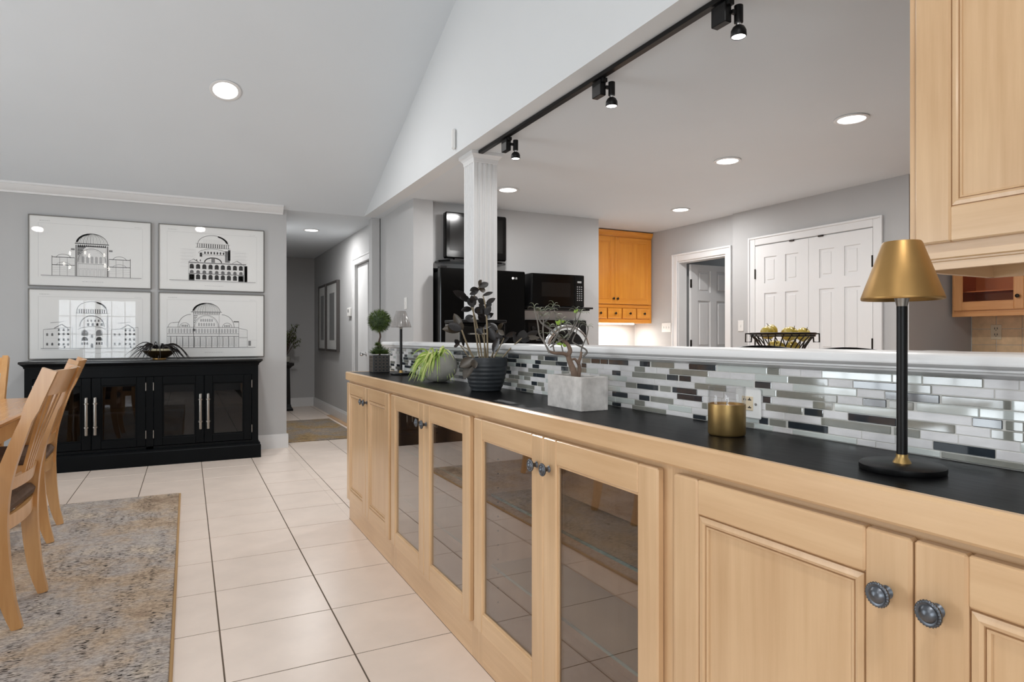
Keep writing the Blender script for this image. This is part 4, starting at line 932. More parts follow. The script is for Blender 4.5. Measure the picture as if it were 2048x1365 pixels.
def art2(d):
    base_marks(d); hatchh(d, .3, .76, .17, .4, 20); hatchh(d, .4, .62, .43, .6, 14); hatch(d, .42, .58, .7, .76, 18); hatchh(d, .24, .36, .42, .6, 9); hatchh(d, .66, .78, .42, .6, 9); d.dome(.5, .69, .125, .13, 0, 1, 15); d.line(.3, .41, .78, .41, .008, 1); d.line(.3, .15, .3, .41, .002, 1); d.line(.76, .15, .76, .41, .003, 1)
    d.rect(.765, .79, .15, .39, 0); d.rect(.765, .79, .15, .39, 1)
    windows_row(d, .3, .76, 9, .32, .034, .07, 0); windows_row(d, .3, .76, 9, .255, .03, .045, 1); windows_row(d, .3, .76, 9, .165, .034, .075, 0); d.line(.3, .25, .76, .25, .004, 0)
    for u in (.325, .735): d.rect(u - .022, u + .022, .15, .24, 0)
    d.arc(.5, .42, .07, .07, 0, 180, .008, 0); d.rect(.485, .515, .42, .48, 1); d.arc(.5, .55, .12, .07, 0, 180, .003, 1); d.rect(.39, .61, .53, .535, 1)
    windows_row(d, .42, .6, 7, .545, .012, .035, 0); d.rect(.6, .64, .43, .6, 1); d.rect(.625, .645, .46, .62, 0); d.rect(.39, .41, .5, .56, 0)
    for u in (.34, .70): d.line(u - .04, .42, u, .46, .003, 1); d.line(u, .46, u + .04, .42, .004, 0)
    for k in range(6): d.line(.23, .6 - k * .05, .34, .6 - k * .05 - .005, .001, 2); d.line(.68, .58 - k * .05, .79, .58 - k * .05, .001, 2)
    windows_row(d, .35, .41, 2, .43, .01, .03, 1)
def art3(d):
    base_marks(d); hatchh(d, .12, .34, .16, .44, 16); hatchh(d, .66, .88, .16, .44, 16); hatchh(d, .38, .62, .16, .6, 24); d.dome(.5, .72, .12, .12, 0, 1, 14); d.rect(.62, .635, .17, .62, 2)
    d.line(.37, .15, .37, .66, .002, 1); d.line(.63, .15, .63, .66, .002, 1); d.arc(.5, .47, .1, .16, 0, 180, .006, 1); d.arc(.5, .4, .12, .07, 20, 160, .004, 1)
    windows_row(d, .45, .6, 4, .48, .018, .04, 0); windows_row(d, .45, .6, 5, .54, .014, .035, 1)
    for u in (.44, .56): d.arch(u, .33, .055, .09, 1); d.arch(u, .26, .055, .055, 0); windows_row(d, u - .032, u + .032, 3, .2, .014, .035, 0)
    d.arch(.5, .155, .02, .06, 0); d.arch(.5, .3, .02, .05, 1)
    for s, ua, ub in ((-1, .11, .34), (1, .66, .89)):
        d.line(ua, .15, ua, .42, .002, 1); d.line(ub, .15, ub, .46, .002, 1); d.line(ua, .42, ub, .46, .003, 1); m_ = (ua + ub) / 2
        d.line(m_ - .03, .44, m_ + .03, .5, .004, 0); d.line(m_ + .03, .5, m_ + .08, .44, .005, 0); d.line(m_ - .06, .52, m_ + .05, .54, .003, 1)
        for v in (.34, .4, .26, .19): windows_row(d, m_ - .01, m_ + .1, 3, v, .016, .035, 0)
        for v in (.33, .19): windows_row(d, ua + .01, ua + .09, 2, v, .016, .04, 1)
        d.rect(m_ + .045, m_ + .058, .15, .18, 0)
def art4(d):
    base_marks(d); hatchh(d, .1, .74, .16, .44, 18); hatch(d, .1, .74, .16, .31, 70); hatchh(d, .75, .82, .16, .4, 10); d.dome(.44, .70, .125, .14, 22, -1); d.line(.3, .7, .58, .7, .004, 0)
    for k in range(16): d.arch(.325 + k * .0155, .665, .008, .03, 1)
    d.rect(.32, .56, .655, .66, 1); d.line(.325, .15, .325, .66, .003, 0); d.line(.555, .15, .555, .66, .002, 1)
    for k in range(5): d.line(.327, .64 - k * .025, .36 - k * .006, .64 - k * .025, .006, 1)
    d.arc(.44, .46, .112, .19, 0, 180, .003, 1); d.arc(.44, .46, .102, .175, 0, 180, .0016, 1)
    windows_row(d, .36, .52, 7, .48, .014, .05, 2); windows_row(d, .38, .50, 6, .55, .014, .045, 2)
    for u, a0, a1 in ((.30, 90, 180), (.58, 0, 90)): d.arc(u, .46, .115, .2, a0, a1, .004, 1)
    for u in (.245, .63): d.arc(u, .46, .045, .07, 0, 180, .003, 1); windows_row(d, u - .03, u + .03, 4, .47, .008, .03, 1)
    d.arc(.14, .46, .04, .07, 90, 180, .003, 1); d.line(.14, .53, .2, .54, .003, 0)
    for v, t in ((.46, .004), (.36, .003), (.32, .004)): d.line(.09, v, .74, v, t, 1)
    for k in range(24): u = .11 + k * .0262; d.arch(u, .37, .016, .07, 2); d.arch(u, .18, .018, .12, 2, False)
    for k in range(12): d.rect(.12 + k * .052, .125 + k * .052, .15, .32, 1)
    d.line(.09, .15, .09, .46, .002, 1); d.line(.74, .15, .74, .55, .003, 1); d.rect(.69, .74, .545, .56, 0); d.line(.74, .45, .82, .42, .003, 1); d.line(.82, .15, .82, .42, .002, 1); d.rect(.83, .855, .17, .25, 1); d.line(.74, .3, .82, .3, .003, 1); d.line(.82, .26, .92, .26, .0016, 2)
    d.rect(.32, .34, .4, .44, 1)
XA = [(-1.240, -.305), (-.248, .684)]; ZA = [(1.580, 2.204), (.934, 1.556)]
labs = [('framed architectural engraving of a ribbed dome in section, above the one reflecting a window', art1, 0, 0), ('framed architectural engraving of a domed building with three rows of arched windows', art2, 1, 0),
        ('framed architectural engraving of a smooth-domed building, behind the dining chair and reflecting the window', art3, 0, 1), ('framed architectural engraving of a wide domed hall in section, beside the bowl plant', art4, 1, 1)]
for lb, fn, i, j in labs:
    (x0, x1), (z0, z1) = XA[i], ZA[j]; yf = YW - .028
    o = thing('framed_print', lb, 'picture', ((x0 + x1) / 2, YW - .01, z0), 'framed engravings above the sideboard')
    e = .0075; b = MB(); b.box(x0, x0 + e, yf, YW - .001, z0, z1, b=.001); b.box(x1 - e, x1, yf, YW - .001, z0, z1, b=.001); b.box(x0 + e, x1 - e, yf, YW - .001, z0, z0 + e, b=.001); b.box(x0 + e, x1 - e, yf, YW - .001, z1 - e, z1, b=.001)
    b.build('frame', 'frame', o)
    B(x0 + e, x1 - e, yf + .008, yf + .012, z0 + e, z1 - e).build('sheet', 'paper', o)
    d = Draw(x0 + e, z0 + e, x1 - x0 - 2 * e, z1 - z0 - 2 * e, yf + .0076); d.k = {0: 1.04, 1: 1.16, 2: 1.0, 3: 1.05}[i + 2 * j]; fn(d); d.b.build('drawing', ['ink1', 'ink2', 'ink3', 'paper'], o)
    B(x0 + e, x1 - e, yf + .003, yf + .005, z0 + e, z1 - e).build('glass_pane', 'pglass', o)
# bowl plant on the sideboard
x, y, z = -.232, 6.60, .927
o = thing('bronze_bowl', 'wide dark bronze planter bowl with gold foot on the sideboard', 'bowl', (x, y, z))
MB().lathe([(.052, .0), (.056, .004), (.056, .012), (.05, .016)], (x, y, z), 32).build('foot', 'gold', o, 40)
MB().lathe([(.05, .015), (.07, .02), (.1, .04), (.125, .066), (.136, .08), (.134, .082), (.12, .074), (.085, .072)], (x, y, z), 40, cap=False).build('bowl_body', 'bronze', o, 40)
MB().lathe([(.088, .068), (.088, .086), (.08, .098), (.074, .098), (.074, .07)], (x, y, z), 32, cap=False).build('collar', 'rim', o, 40)
MB().lathe([(.076, .09), (.0001, .092)], (x, y, z), 24, cap=False).build('soil', 'soil', o)
gpl = thing('grass_plant', 'dark strappy-leaved plant arching out of the bronze bowl', 'plant', (x, y, z + .09)); bl = MB(); rg_ = random.Random(21)
for i in range(44):
    az = rg_.uniform(0, 6.283); h = rg_.uniform(.03, .09); reach = rg_.uniform(.08, .28); drop = rg_.uniform(0.02, .16); pts = []
    for k in range(9):
        u = k / 8; pts.append((x + math.cos(az) * (.03 + reach * u), y + math.sin(az) * (.03 + reach * u) * .75, z + .09 + 4 * h * u * (1 - u) * (1 - .3 * u) - drop * u * u))
    one = MB(); one.blade([(p[0], min(p[1], YW - .04), max(p[2], z + .004)) for p in pts], rg_.uniform(.005, .009), 0, FW + UP * rg_.uniform(-.7, .7) + RT * rg_.uniform(-.4, .4)); one.build('leaf', 'zz', gpl, 60)
# ------------------------------------------------------------------ rugs
rg = thing('area_rug', 'distressed beige and grey woven rug under the dining table', 'rug', (-1.4, 3.1, 0))
RX0, RX1, RY0, RY1 = -2.7, -.045, .9, 5.15
B(RX0, RX1 - .012, RY0, RY1, .0005, .011, b=.003).build('pile', 'rug', rg); B(RX1 - .0125, RX1, RY0, RY1, .0005, .009, b=.003).build('binding', 'rugedge', rg)
hr = B(XE + .03, 1.74, 7.13, 8.97, .0005, .009, b=.003).build('hall_rug', 'hallrug'); tag(hr, 'tan and grey runner rug on the hallway floor', 'rug')
# ------------------------------------------------------------------ dining table and chairs
tb = thing('dining_table', 'light wood dining table beside the sideboard', 'table', (-1.25, 3.4, .011))
TX0, TX1, TY0, TY1 = -1.80, -.725, 2.0, 4.84
B(TX0, TX1, TY0, TY1, .728, .755, b=.008).build('table_top', 'table', tb)
ap = MB(); ap.box(TX0 + .1, TX1 - .07, TY0 + .1, TY0 + .122, .62, .728); ap.box(TX0 + .1, TX1 - .07, TY1 - .122, TY1 - .1, .62, .728); ap.box(TX0 + .1, TX0 + .122, TY0 + .122, TY1 - .122, .62, .728); ap.box(TX1 - .092, TX1 - .07, TY0 + .122, TY1 - .122, .62, .728); ap.build('apron', 'chair', tb)
for lx in (TX0 + .09, TX1 - .15):
    for ly in (TY0 + .09, TY1 - .17): 
        def q(e, z): return [(lx + e, ly + e, z), (lx + .08 - e, ly + e, z), (lx + .08 - e, ly + .08 - e, z), (lx + e, ly + .08 - e, z)]
        MB().bar([q(0, .727), q(0, .6), q(.008, .5), q(.02, .011)]).build('leg', 'chair', tb)
def rect_sec(c, tdir, wy, wt):     # section in plane perpendicular to path lying in xz; wy: width along y, wt thickness
    n = Vector((-tdir.z, 0, tdir.x)).normalized() * wt / 2; h = Vector((0, wy / 2, 0)); c = Vector(c); return [c - n - h, c + n - h, c + n + h, c - n + h]
def sweep_xz(bb, pts, wy, wt, m=0, k=5):
    q = smooth_path(pts, k); secs = []; N = len(q) - 1
    for i, p in enumerate(q):
        t = (q[min(i + 1, N)] - q[max(i - 1, 0)]).normalized(); u = i / N; a = wy(u) if callable(wy) else wy; b_ = wt(u) if callable(wt) else wt; secs.append(rect_sec(p, t, a, b_))
    bb.bar(secs, m)
def make_chair():
    """faces local -x; back legs near x=0; local z=0 is the rug"""
    o = thing('dining_chair', '', 'chair', (0, 0, 0), 'wooden dining chairs around the table', rot=(0, 0, 0))
    W = .215
    post = [(.0, 0), (-.03, .12), (-.05, .3), (-.052, .45), (-.03, .6), (.035, .8), (.108, .99)]
    for s in (-1, 1):
        b = MB(); sweep_xz(b, [(x, s * (W - .022 * (1 - min(1, z / .45))), z) for x, z in post], lambda u: .030 if u > .4 else .026 + .01 * u, lambda u: .034 + .026 * math.sin(math.pi * min(1, u * 1.15)) if u < .86 else .05)
        b.build('back_post', 'chair', o, 40)
        f = MB(); sweep_xz(f, [(-.44, s * .2, 0), (-.455, s * .205, .14), (-.445, s * .21, .3), (-.435, s * .21, .43)], lambda u: .028 + .018 * u, lambda u: .028 + .02 * u); f.build('leg', 'chair', o, 40)
        B(-.43, -.04, s * W - .012, s * W + .012, .375, .435, b=.003).build('seat_rail', 'chair', o)
    B(-.452, -.43, -.2, .2, .375, .435, b=.003).build('front_rail', 'chair', o)
    def curved(z0, z1, x0, x1, bow, th, name, n=10):
        secs = []
        for i in range(n + 1):
            u = -1 + 2 * i / n; bx_ = bow * (1 - u * u); yv = u * (W - .012)
            secs.append([(x0 + bx_ - th / 2, yv, z0), (x0 + bx_ + th / 2, yv, z0), (x1 + bx_ + th / 2, yv, z1), (x1 + bx_ - th / 2, yv, z1)])
        MB().bar(secs).build(name, 'chair', o, 40)
    curved(.885, .985, .066, .106, .03, .022, 'crest_rail'); curved(.525, .575, -.045, -.036, .022, .022, 'lower_rail'); curved(.375, .43, -.05, -.05, .02, .022, 'back_rail')
    for k, (yb, yt, w) in enumerate(((-.05, -.135, .028), (-.017, -.045, .03), (.017, .045, .03), (.05, .135, .028))):
        secs = []
        for i in range(9):
            u = i / 8; yv = yb + (yt - yb) * u ** 1.8; xx = -.028 + .105 * u ** 1.15 + .006 * (1 - u) + .02 * (1 - (yv / W) ** 2) * .3; z = .56 + .34 * u; ww = w * (.62 + .75 * u * u) / 2
            secs.append([(xx - .006, yv - ww, z), (xx + .006, yv - ww, z), (xx + .006, yv + ww, z), (xx - .006, yv + ww, z)])
        MB().bar(secs).build('splat', 'chair', o, 40)
    c = MB(); secs = []
    for e, z in ((.02, .432), (.0, .44), (-.006, .462), (.01, .482), (.05, .49)): secs.append([(-.462 + e, -.222 + e, z), (-.035 - e, -.205 + e, z), (-.035 - e, .205 - e, z), (-.462 + e, .222 - e, z)])
    c.bar(secs).build('seat_cushion', 'cushion', o)
    return o
ch = make_chair(); ch.location = (-.572, 3.215, .012); ch.rotation_euler = (0, 0, R(-2.5)); ch['label'] = 'wooden dining chair with fan splat back, farther from the sideboard on the rug'
c2 = copy_tree(ch); c2.location = (-.672, 4.41, .012); c2.rotation_euler = (0, 0, R(2)); c2['label'] = 'wooden dining chair standing between another chair and the sideboard'
c3 = copy_tree(ch); c3.location = (-1.275, 5.10, .011); c3.rotation_euler = (0, 0, R(90)); c3['label'] = 'wooden dining chair at the table end facing away from the print wall'
# ------------------------------------------------------------------ hallway things
for (ya, yb, lb) in ((9.70, 10.26, 'tall narrow charcoal-framed picture next to the hallway end wall'), (8.87, 9.64, 'tall narrow charcoal-framed picture next to the thermostat')):
    o = thing('hall_picture', lb, 'picture', (XHALL - .02, (ya + yb) / 2, .93), 'pair of hallway pictures'); z0, z1, e, xf = .93, 1.925, .032, XHALL - .045
    b = MB(); b.box(xf, XHALL - .001, ya, ya + e, z0, z1, b=.002); b.box(xf, XHALL - .001, yb - e, yb, z0, z1, b=.002); b.box(xf, XHALL - .001, ya + e, yb - e, z0, z0 + e, b=.002); b.box(xf, XHALL - .001, ya + e, yb - e, z1 - e, z1, b=.002); b.build('frame', 'dframe', o)
    B(xf + .012, xf + .018, ya + e, yb - e, z0 + e, z1 - e).build('mat_board', 'paper', o); w = (yb - ya); B(xf + .0105, xf + .012, ya + .28 * w, yb - .28 * w, z0 + .16, z1 - .16).build('artwork', 'ink2', o)
    B(xf + .006, xf + .008, ya + e, yb - e, z0 + e, z1 - e).build('glass_pane', 'pglass', o)
o = thing('thermostat', 'white thermostat on the hallway wall between picture and door', 'thermostat', (XHALL - .015, 8.22, 1.4))
B(XHALL - .03, XHALL - .0005, 8.16, 8.30, 1.40, 1.51, b=.005).build('case', 'plate', o); B(XHALL - .032, XHALL - .0295, 8.2, 8.26, 1.45, 1.49).build('display', 'ink2', o)
px0 = 1.335
o = thing('plant_pedestal', 'slim black square plant pedestal in the hallway', 'pedestal', (px0, 10.33, 0))
def sq(e, z): return [(px0 - e, 10.33 - e, z), (px0 + e, 10.33 - e, z), (px0 + e, 10.33 + e, z), (px0 - e, 10.33 + e, z)]
MB().bar([sq(.105, .001), (sq(.105, .03)), sq(.085, .06), sq(.075, .1)]).build('base', 'matte_black', o)
MB().bar([sq(.072, .1), sq(.062, .66)]).build('shaft', 'matte_black', o); MB().bar([sq(.07, .655), sq(.09, .68), sq(.118, .70), sq(.118, .735)]).build('cap', 'matte_black', o)
o = thing('hall_plant', 'bushy olive-green plant on the black pedestal', 'plant', (px0, 10.33, .735))
MB().lathe([(.05, 0), (.075, .02), (.08, .09), (.07, .1)], (px0, 10.33, .735), 20).build('pot', 'potgrey', o, 40)
tw = MB(); fl = MB(); rh = random.Random(9)
for i in range(34):
    az = rh.uniform(0, 6.28); L = rh.uniform(.1, .26); h = rh.uniform(.15, .5); a = Vector((px0, 10.33, .82)); e_ = Vector((px0 + math.cos(az) * L, 10.33 + math.sin(az) * L, .84 + h))
    m_ = (a + e_) / 2 + UP * .06; tw.tube([a, m_, e_], [.004, .003, .002], 5)
    for q in range(26):
        c0 = m_.lerp(e_, rh.random()); dv_ = Vector((rh.gauss(0, 1), rh.gauss(0, 1), rh.gauss(0, .7))).normalized(); fl.leaf(c0, c0 + dv_ * rh.uniform(.03, .07), .007, UP, 0, seg=3)
tw.build('stems', 'twig', o); fl.build('foliage', 'hallplant', o)['kind'] = 'stuff'
def switch_plate(name, label, x, y, z, n, along='y', w=.075):
    o = thing(name, label, 'switch', (x, y, z - .057), 'wall outlets and switches'); W = w + .045 * (n - 1)
    B(x - .006, x - .0005, y - W / 2, y + W / 2, z - .057, z + .057, b=.002).build('cover_plate', 'plate', o)
    for k in range(n): yy = y + (k - (n - 1) / 2) * .045; B(x - .013, x - .0055, yy - .005, yy + .005, z - .012, z + .012, b=.002).build('toggle', 'plate', o)
switch_plate('light_switch', 'white light switch on the wall stub by the refrigerator', 1.888, 5.97, 1.46, 1)
switch_plate('light_switch', 'white triple light switch beside the kitchen doorway', XR1, 6.02, 1.25, 3)
switch_plate('light_switch', 'white light switch between doorway and double doors', XR2, 4.815, 1.25, 1)
# ------------------------------------------------------------------ kitchen appliances
o = thing('refrigerator', 'black side-by-side refrigerator in the wall alcove', 'refrigerator', (2.535, 5.95, 0)); FY = 5.57
B(2.115, 2.985, FY + .075, 6.4, .02, 1.755, b=.004).build('cabinet', 'matte_black', o)
for a, c in ((2.092, 2.49), (2.496, 2.99)):
    dd = B(a, c, FY, FY + .07, .06, 1.782, b=.008).build('door', 'gloss_black', o)
    hx = c - .05 if a < 2.3 else a + .05
    MB().tube([(hx, FY - .001, .75), (hx, FY - .045, .78), (hx, FY - .045, 1.52), (hx, FY - .001, 1.55)], .011, 10).build('handle', 'gloss_black', dd, 50)
B(2.10, 2.16, FY + .01, FY + .09, 1.7825, 1.80).build('hinge_cap', 'matte_black', o)
lgx, lgz = ony(1029, 557, FY).x, ony(1029, 557, FY).z
M['logo'] = mat('logo_silver', (214, 214, 214), .4)
lo = MB(); lo.lathe([(.012, -.0008), (.012, .0)], (lgx - .018, FY, lgz), 20, axis='y')
for x0, x1, z0, z1 in ((.002, .0045, -.009, .009), (.002, .012, -.009, -.0065), (.017, .0195, -.009, .009), (.017, .030, .0065, .009), (.017, .030, -.009, -.0065), (.0275, .030, -.009, .001), (.023, .030, -.001, .001)): lo.box(lgx + x0, lgx + x1, FY - .0008, FY, lgz + z0, lgz + z1)
lo.build('logo', 'logo', o)
tx0, tx1 = 2.19, 2.845
o = thing('television', 'small black flat television mounted above the refrigerator', 'television', ((tx0 + tx1) / 2, YTV - .1, 1.87))
B(tx0, tx1, YTV - .13, YTV - .06, 1.89, 2.335, b=.012).build('bezel', 'gloss_black', o); B(tx0 + .045, tx1 - .045, YTV - .1315, YTV - .129, 1.965, 2.295).build('screen', 'screen', o)
B(tx0 + .2, tx1 - .2, YTV - .06, YTV - .001, 2.0, 2.25).build('wall_mount', 'matte_black', o); B(tx0 + .1, tx1 - .1, YTV - .12, YTV - .07, 1.868, 1.892).build('stand_neck', 'matte_black', o)
tag(MB().prism([(tx0 - .06, YTV - .001), (tx0 - .06, YTV - .1), (tx0 + .02, YTV - .2), (tx1 - .09, YTV - .2), (tx1 - .02, YTV - .14), (tx1 - .02, YTV - .001)], 'z', 1.85, 1.868).build('television_shelf', 'gloss_black'), 'thin black glass shelf under the small television', 'shelf')
o = thing('microwave', 'black microwave oven on a wall shelf', 'microwave', (3.36, YTV - .2, 1.442)); mx0, mx1, my, mz0, mz1 = 3.07, 3.69, YTV - .25, 1.443, 1.778
B(mx0, mx1, my + .02, YTV - .003, mz0, mz1, b=.004).build('case', 'matte_black', o)
dr = B(mx0, mx1 - .115, my, my + .02, mz0 + .004, mz1 - .004, b=.004).build('door', 'gloss_black', o); B(mx0 + .11, mx1 - .17, my - .0008, my, mz0 + .1, mz1 - .09).build('window', 'screen', dr)
B(mx1 - .113, mx1, my, my + .02, mz0 + .004, mz1 - .004, b=.004).build('control_panel', 'gloss_black', o)
M['keys'] = mat('key_print', (150, 150, 150), .6); ky = MB()
for r_ in range(7):
    for c_ in range(3): ky.box(mx1 - .09 + c_ * .025, mx1 - .077 + c_ * .025, my - .0008, my, mz1 - .13 - r_ * .023, mz1 - .12 - r_ * .023)
ky.box(mx1 - .085, mx1 - .035, my - .0008, my, mz1 - .085, mz1 - .065); ky.build('keypad', 'keys', o)
ms = MB(); ms.box(3.01, 3.79, YTV - .27, YTV - .001, 1.425, 1.4425, b=.003); ms.box(3.03, 3.76, YTV - .25, YTV - .001, 1.408, 1.425, b=.003)
tag(ms.build('microwave_shelf', 'matte_black'), 'black wall shelf carrying the microwave', 'shelf')
o = thing('wall_oven', 'black built-in wall oven below the microwave', 'oven', (3.49, YTV - .01, .55))
B(3.115, 3.868, YTV - .024, YTV - .0005, .55, 1.312, b=.004).build('case', 'gloss_black', o)
B(3.14, 3.845, YTV - .03, YTV - .0235, 1.17, 1.285, b=.003).build('control_panel', 'screen', o); od = B(3.13, 3.855, YTV - .05, YTV - .0235, .58, 1.15, b=.005).build('oven_door', 'gloss_black', o)
MB().tube([(3.2, YTV - .05, 1.10), (3.2, YTV - .085, 1.10), (3.79, YTV - .085, 1.10), (3.79, YTV - .05, 1.10)], .01, 8).build('handle', 'gloss_black', od, 50)
for kx in (3.2, 3.78): MB().lathe([(.02, 0), (.02, -.018), (.016, -.02)], (kx, YTV - .03, 1.225), 16, axis='y').build('dial', 'matte_black', o, 40)
# honey wall cabinet
YCB = 6.30
o = thing('honey_wall_cabinet', 'honey-orange wall cabinet with two doors and four small drawers', 'cabinet', (4.61, 6.47, 1.305)); hx0, hx1 = 4.05, XR1 - .004
B(hx0, hx1, YCB + .02, 6.638, 1.306, 2.42).build('carcass', 'honey_z', o)
hf = MB(); hf.box(hx0, hx0 + .04, YCB, YCB + .02, 1.306, 2.36); hf.box(hx1 - .04, hx1, YCB, YCB + .02, 1.306, 2.36); hf.box(hx0 + .04, hx1 - .04, YCB, YCB + .02, 1.306, 1.355, 1); hf.box(hx0 + .04, hx1 - .04, YCB, YCB + .02, 1.49, 1.53, 1); hf.box(hx0 + .04, hx1 - .04, YCB, YCB + .02, 2.33, 2.36, 1); hf.build('face_frame', ['honey_z', 'honey_x'], o)
MB().prism([(YCB + .02, 2.355), (YCB - .006, 2.355), (YCB - .01, 2.37), (YCB - .03, 2.40), (YCB - .035, 2.425), (YCB + .02, 2.425)], 'x', hx0, hx1).build('crown', 'honey_x', o)
def door_x(parent, x0, x1, z0, z1, yf, mz, mx, st=.06):
    b = MB(); b.box(x0, x0 + st, yf, yf + .02, z0, z1, 0, .003); b.box(x1 - st, x1, yf, yf + .02, z0, z1, 0, .003); b.box(x0 + st, x1 - st, yf, yf + .02, z0, z0 + st, 1, .003); b.box(x0 + st, x1 - st, yf, yf + .02, z1 - st, z1, 1, .003)
    d = b.build('door', [mz, mx], parent); B(x0 + st - .003, x1 - st + .003, yf + .009, yf + .016, z0 + st - .003, z1 - st + .003).build('panel', mz, d)
    a0, a1, c0, c1 = x0 + st, x1 - st, z0 + st, z1 - st; m_ = MB(); e = .016
    for q in ((a0, a0 + e, c0, c1), (a1 - e, a1, c0, c1), (a0 + e, a1 - e, c0, c0 + e), (a0 + e, a1 - e, c1 - e, c1)): m_.box(q[0], q[1], yf + .004, yf + .0095, q[2], q[3], b=.002)
    m_.build('moulding', mz, d); return d
def knob_y(parent, x, y, z): MB().lathe([(.008, 0), (.006, -.01), (.014, -.017), (.015, -.022), (.009, -.027), (.0001, -.028)], (x, y, z), 16, axis='y', cap=False).build('knob', 'dark_metal', parent, 40)
ds = 4.605
da = door_x(o, hx0 + .01, ds - .0015, 1.535, 2.35, YCB - .0205, 'honey_z', 'honey_x'); knob_y(da, ds - .03, YCB - .0205, 1.60)
db_ = door_x(o, ds + .0015, hx1 - .02, 1.535, 2.35, YCB - .0205, 'honey_z', 'honey_x'); knob_y(db_, ds + .03, YCB - .0205, 1.60)
nd = 5; wd = (hx1 - .02 - (hx0 + .01)) / nd
for k in range(nd):
    a = hx0 + .01 + k * wd + .008; c = a + wd - .016; d = B(a, c, YCB - .018, YCB - .0005, 1.36, 1.485, b=.004).build('drawer', 'honey_x', o)
    q = MB(); mm = (a + c) / 2
    for u0, u1, w0, w1 in ((mm - .055, mm - .045, 1.38, 1.465), (mm + .045, mm + .055, 1.38, 1.465), (mm - .045, mm + .045, 1.38, 1.388), (mm - .045, mm + .045, 1.457, 1.465)): q.box(u0, u1, YCB - .021, YCB - .0175, w0, w1, b=.001)
    q.build('beading', 'honey_x', d); knob_y(d, mm, YCB - .018, 1.4225)
und = B(4.2, 5.0, 6.42, 6.46, 1.29, 1.3055).build('under_cabinet_light', 'lamp_on'); tag(und, 'slim lit strip light under the honey wall cabinet', 'light')
area('under_cabinet_lamp', (4.6, 6.44, 1.285), (0, 0, 0), .8, .05, 9, (1, .95, .88))
nc = thing('niche_counter', 'white worktop with base cabinet below the honey wall cabinet', 'counter', (4.61, 6.35, 0)); B(4.05, XR1 - .002, 6.02, 6.638, .875, .913, b=.003).build('worktop', 'whitetop', nc); B(4.06, XR1 - .004, 6.06, 6.63, .001, .875).build('base', 'honey_z', nc)
# amber wall cabinets on the far right side and tan tiles
XF = 5.70
def amber_cab(y0, y1, kind, lb, z0=1.318, z1=2.25):
    o = thing('amber_wall_cabinet', lb, 'cabinet', (XF + .165, (y0 + y1) / 2, z0), 'amber kitchen wall cabinets')
    b = MB(); b.box(XF + .02, XK - .002, y0, y0 + .018, z0, z1); b.box(XF + .02, XK - .002, y1 - .018, y1, z0, z1); b.box(XF + .02, XK - .002, y0 + .018, y1 - .018, z0 + .02, z0 + .038); b.box(XF + .02, XK - .002, y0 + .018, y1 - .018, z1 - .018, z1); b.box(XK - .012, XK - .002, y0 + .018, y1 - .018, z0, z1); b.build('carcass', 'honey_in', o)
    f = MB(); f.box(XF, XF + .02, y0, y0 + .04, z0, z1); f.box(XF, XF + .02, y1 - .04, y1, z0, z1); f.box(XF, XF + .02, y0 + .04, y1 - .04, z0, z0 + .05, 1); f.box(XF, XF + .02, y0 + .04, y1 - .04, z1 - .05, z1, 1); f.build('face_frame', ['amber_z', 'amber_y'], o)
    B(XF - .006, XF + .02, y0, y1, z0 - .02, z0 + .012, b=.003).build('light_rail', 'amber_y', o)
    d = cab_door(o, y0 + .015, y1 - .015, z0 + .03, z1 - .02, XF - .0205, kind, 0, 0, 'amber_z', 'amber_y', kn=False)
    MB().lathe([(.008, 0), (.006, -.01), (.014, -.017), (.015, -.022), (.009, -.027), (.0001, -.028)], (XF - .0205, y0 + .05, z0 + .13), 16, axis='x', cap=False).build('knob', 'dark_metal', d, 40)
    if kind == 'glass': B(XF + .05, XK - .012, y0 + .018, y1 - .018, 1.50, 1.508).build('shelf', 'honey_in', o)
amber_cab(2.525, 3.06, 'glass', 'amber kitchen wall cabinet with a glass door above the tan tiles'); amber_cab(1.93, 2.52, 'panel', 'amber kitchen wall cabinet with a panelled door next to the glass-door one')
amber_cab(1.33, 1.925, 'panel', 'amber kitchen wall cabinet second from the glass-door one')
bs = B(XK - .006, XK - .0005, 1.0, YJ, .913, 1.318).build('trim_4', 'sgrout'); struct(bs, 'tan tile backsplash under the amber cabinets')
shared = None
for i in range(10):
    for j in range(3):
        y1 = 3.075 - i * .187; z0 = .932 + j * .1345; z1 = z0 + .131
        if z0 > 1.3: continue
        if shared is None: t = B(XK - .011, XK - .005, y1 - .183, y1, z0, min(z1, 1.317), b=.002).build('tile', 'backtile', bs); shared = t
        else: B(XK - .011, XK - .005, y1 - .183, y1, z0, min(z1, 1.317), b=.002).build('tile', 'backtile', bs)
o = thing('wall_outlet', 'cream outlet on the tan tile backsplash', 'outlet', (XK - .012, 2.68, 1.13), 'wall outlets and switches'); yk = onx(1994, 663, XK).y
B(XK - .016, XK - .0105, yk - .04, yk + .04, 1.11, 1.235, b=.002).build('cover_plate', 'beige_plate', o); s2 = MB()
for zz in (1.145, 1.195): s2.box(XK - .0168, XK - .0158, yk - .012, yk - .007, zz, zz + .016); s2.box(XK - .0168, XK - .0158, yk + .007, yk + .012, zz, zz + .016); s2.box(XK - .0168, XK - .0158, yk - .003, yk + .003, zz - .01, zz - .004)
s2.build('slots', 'slot', o)
kc = thing('kitchen_counter', 'tan kitchen base counter under the amber wall cabinets', 'counter', (5.75, 2.1, 0)); B(5.40, XK - .002, 1.0, YJ - .003, .875, .913, b=.003).build('worktop', 'whitetop', kc); B(5.44, XK - .004, 1.0, YJ - .005, .001, .875).build('base', 'amber_z', kc)
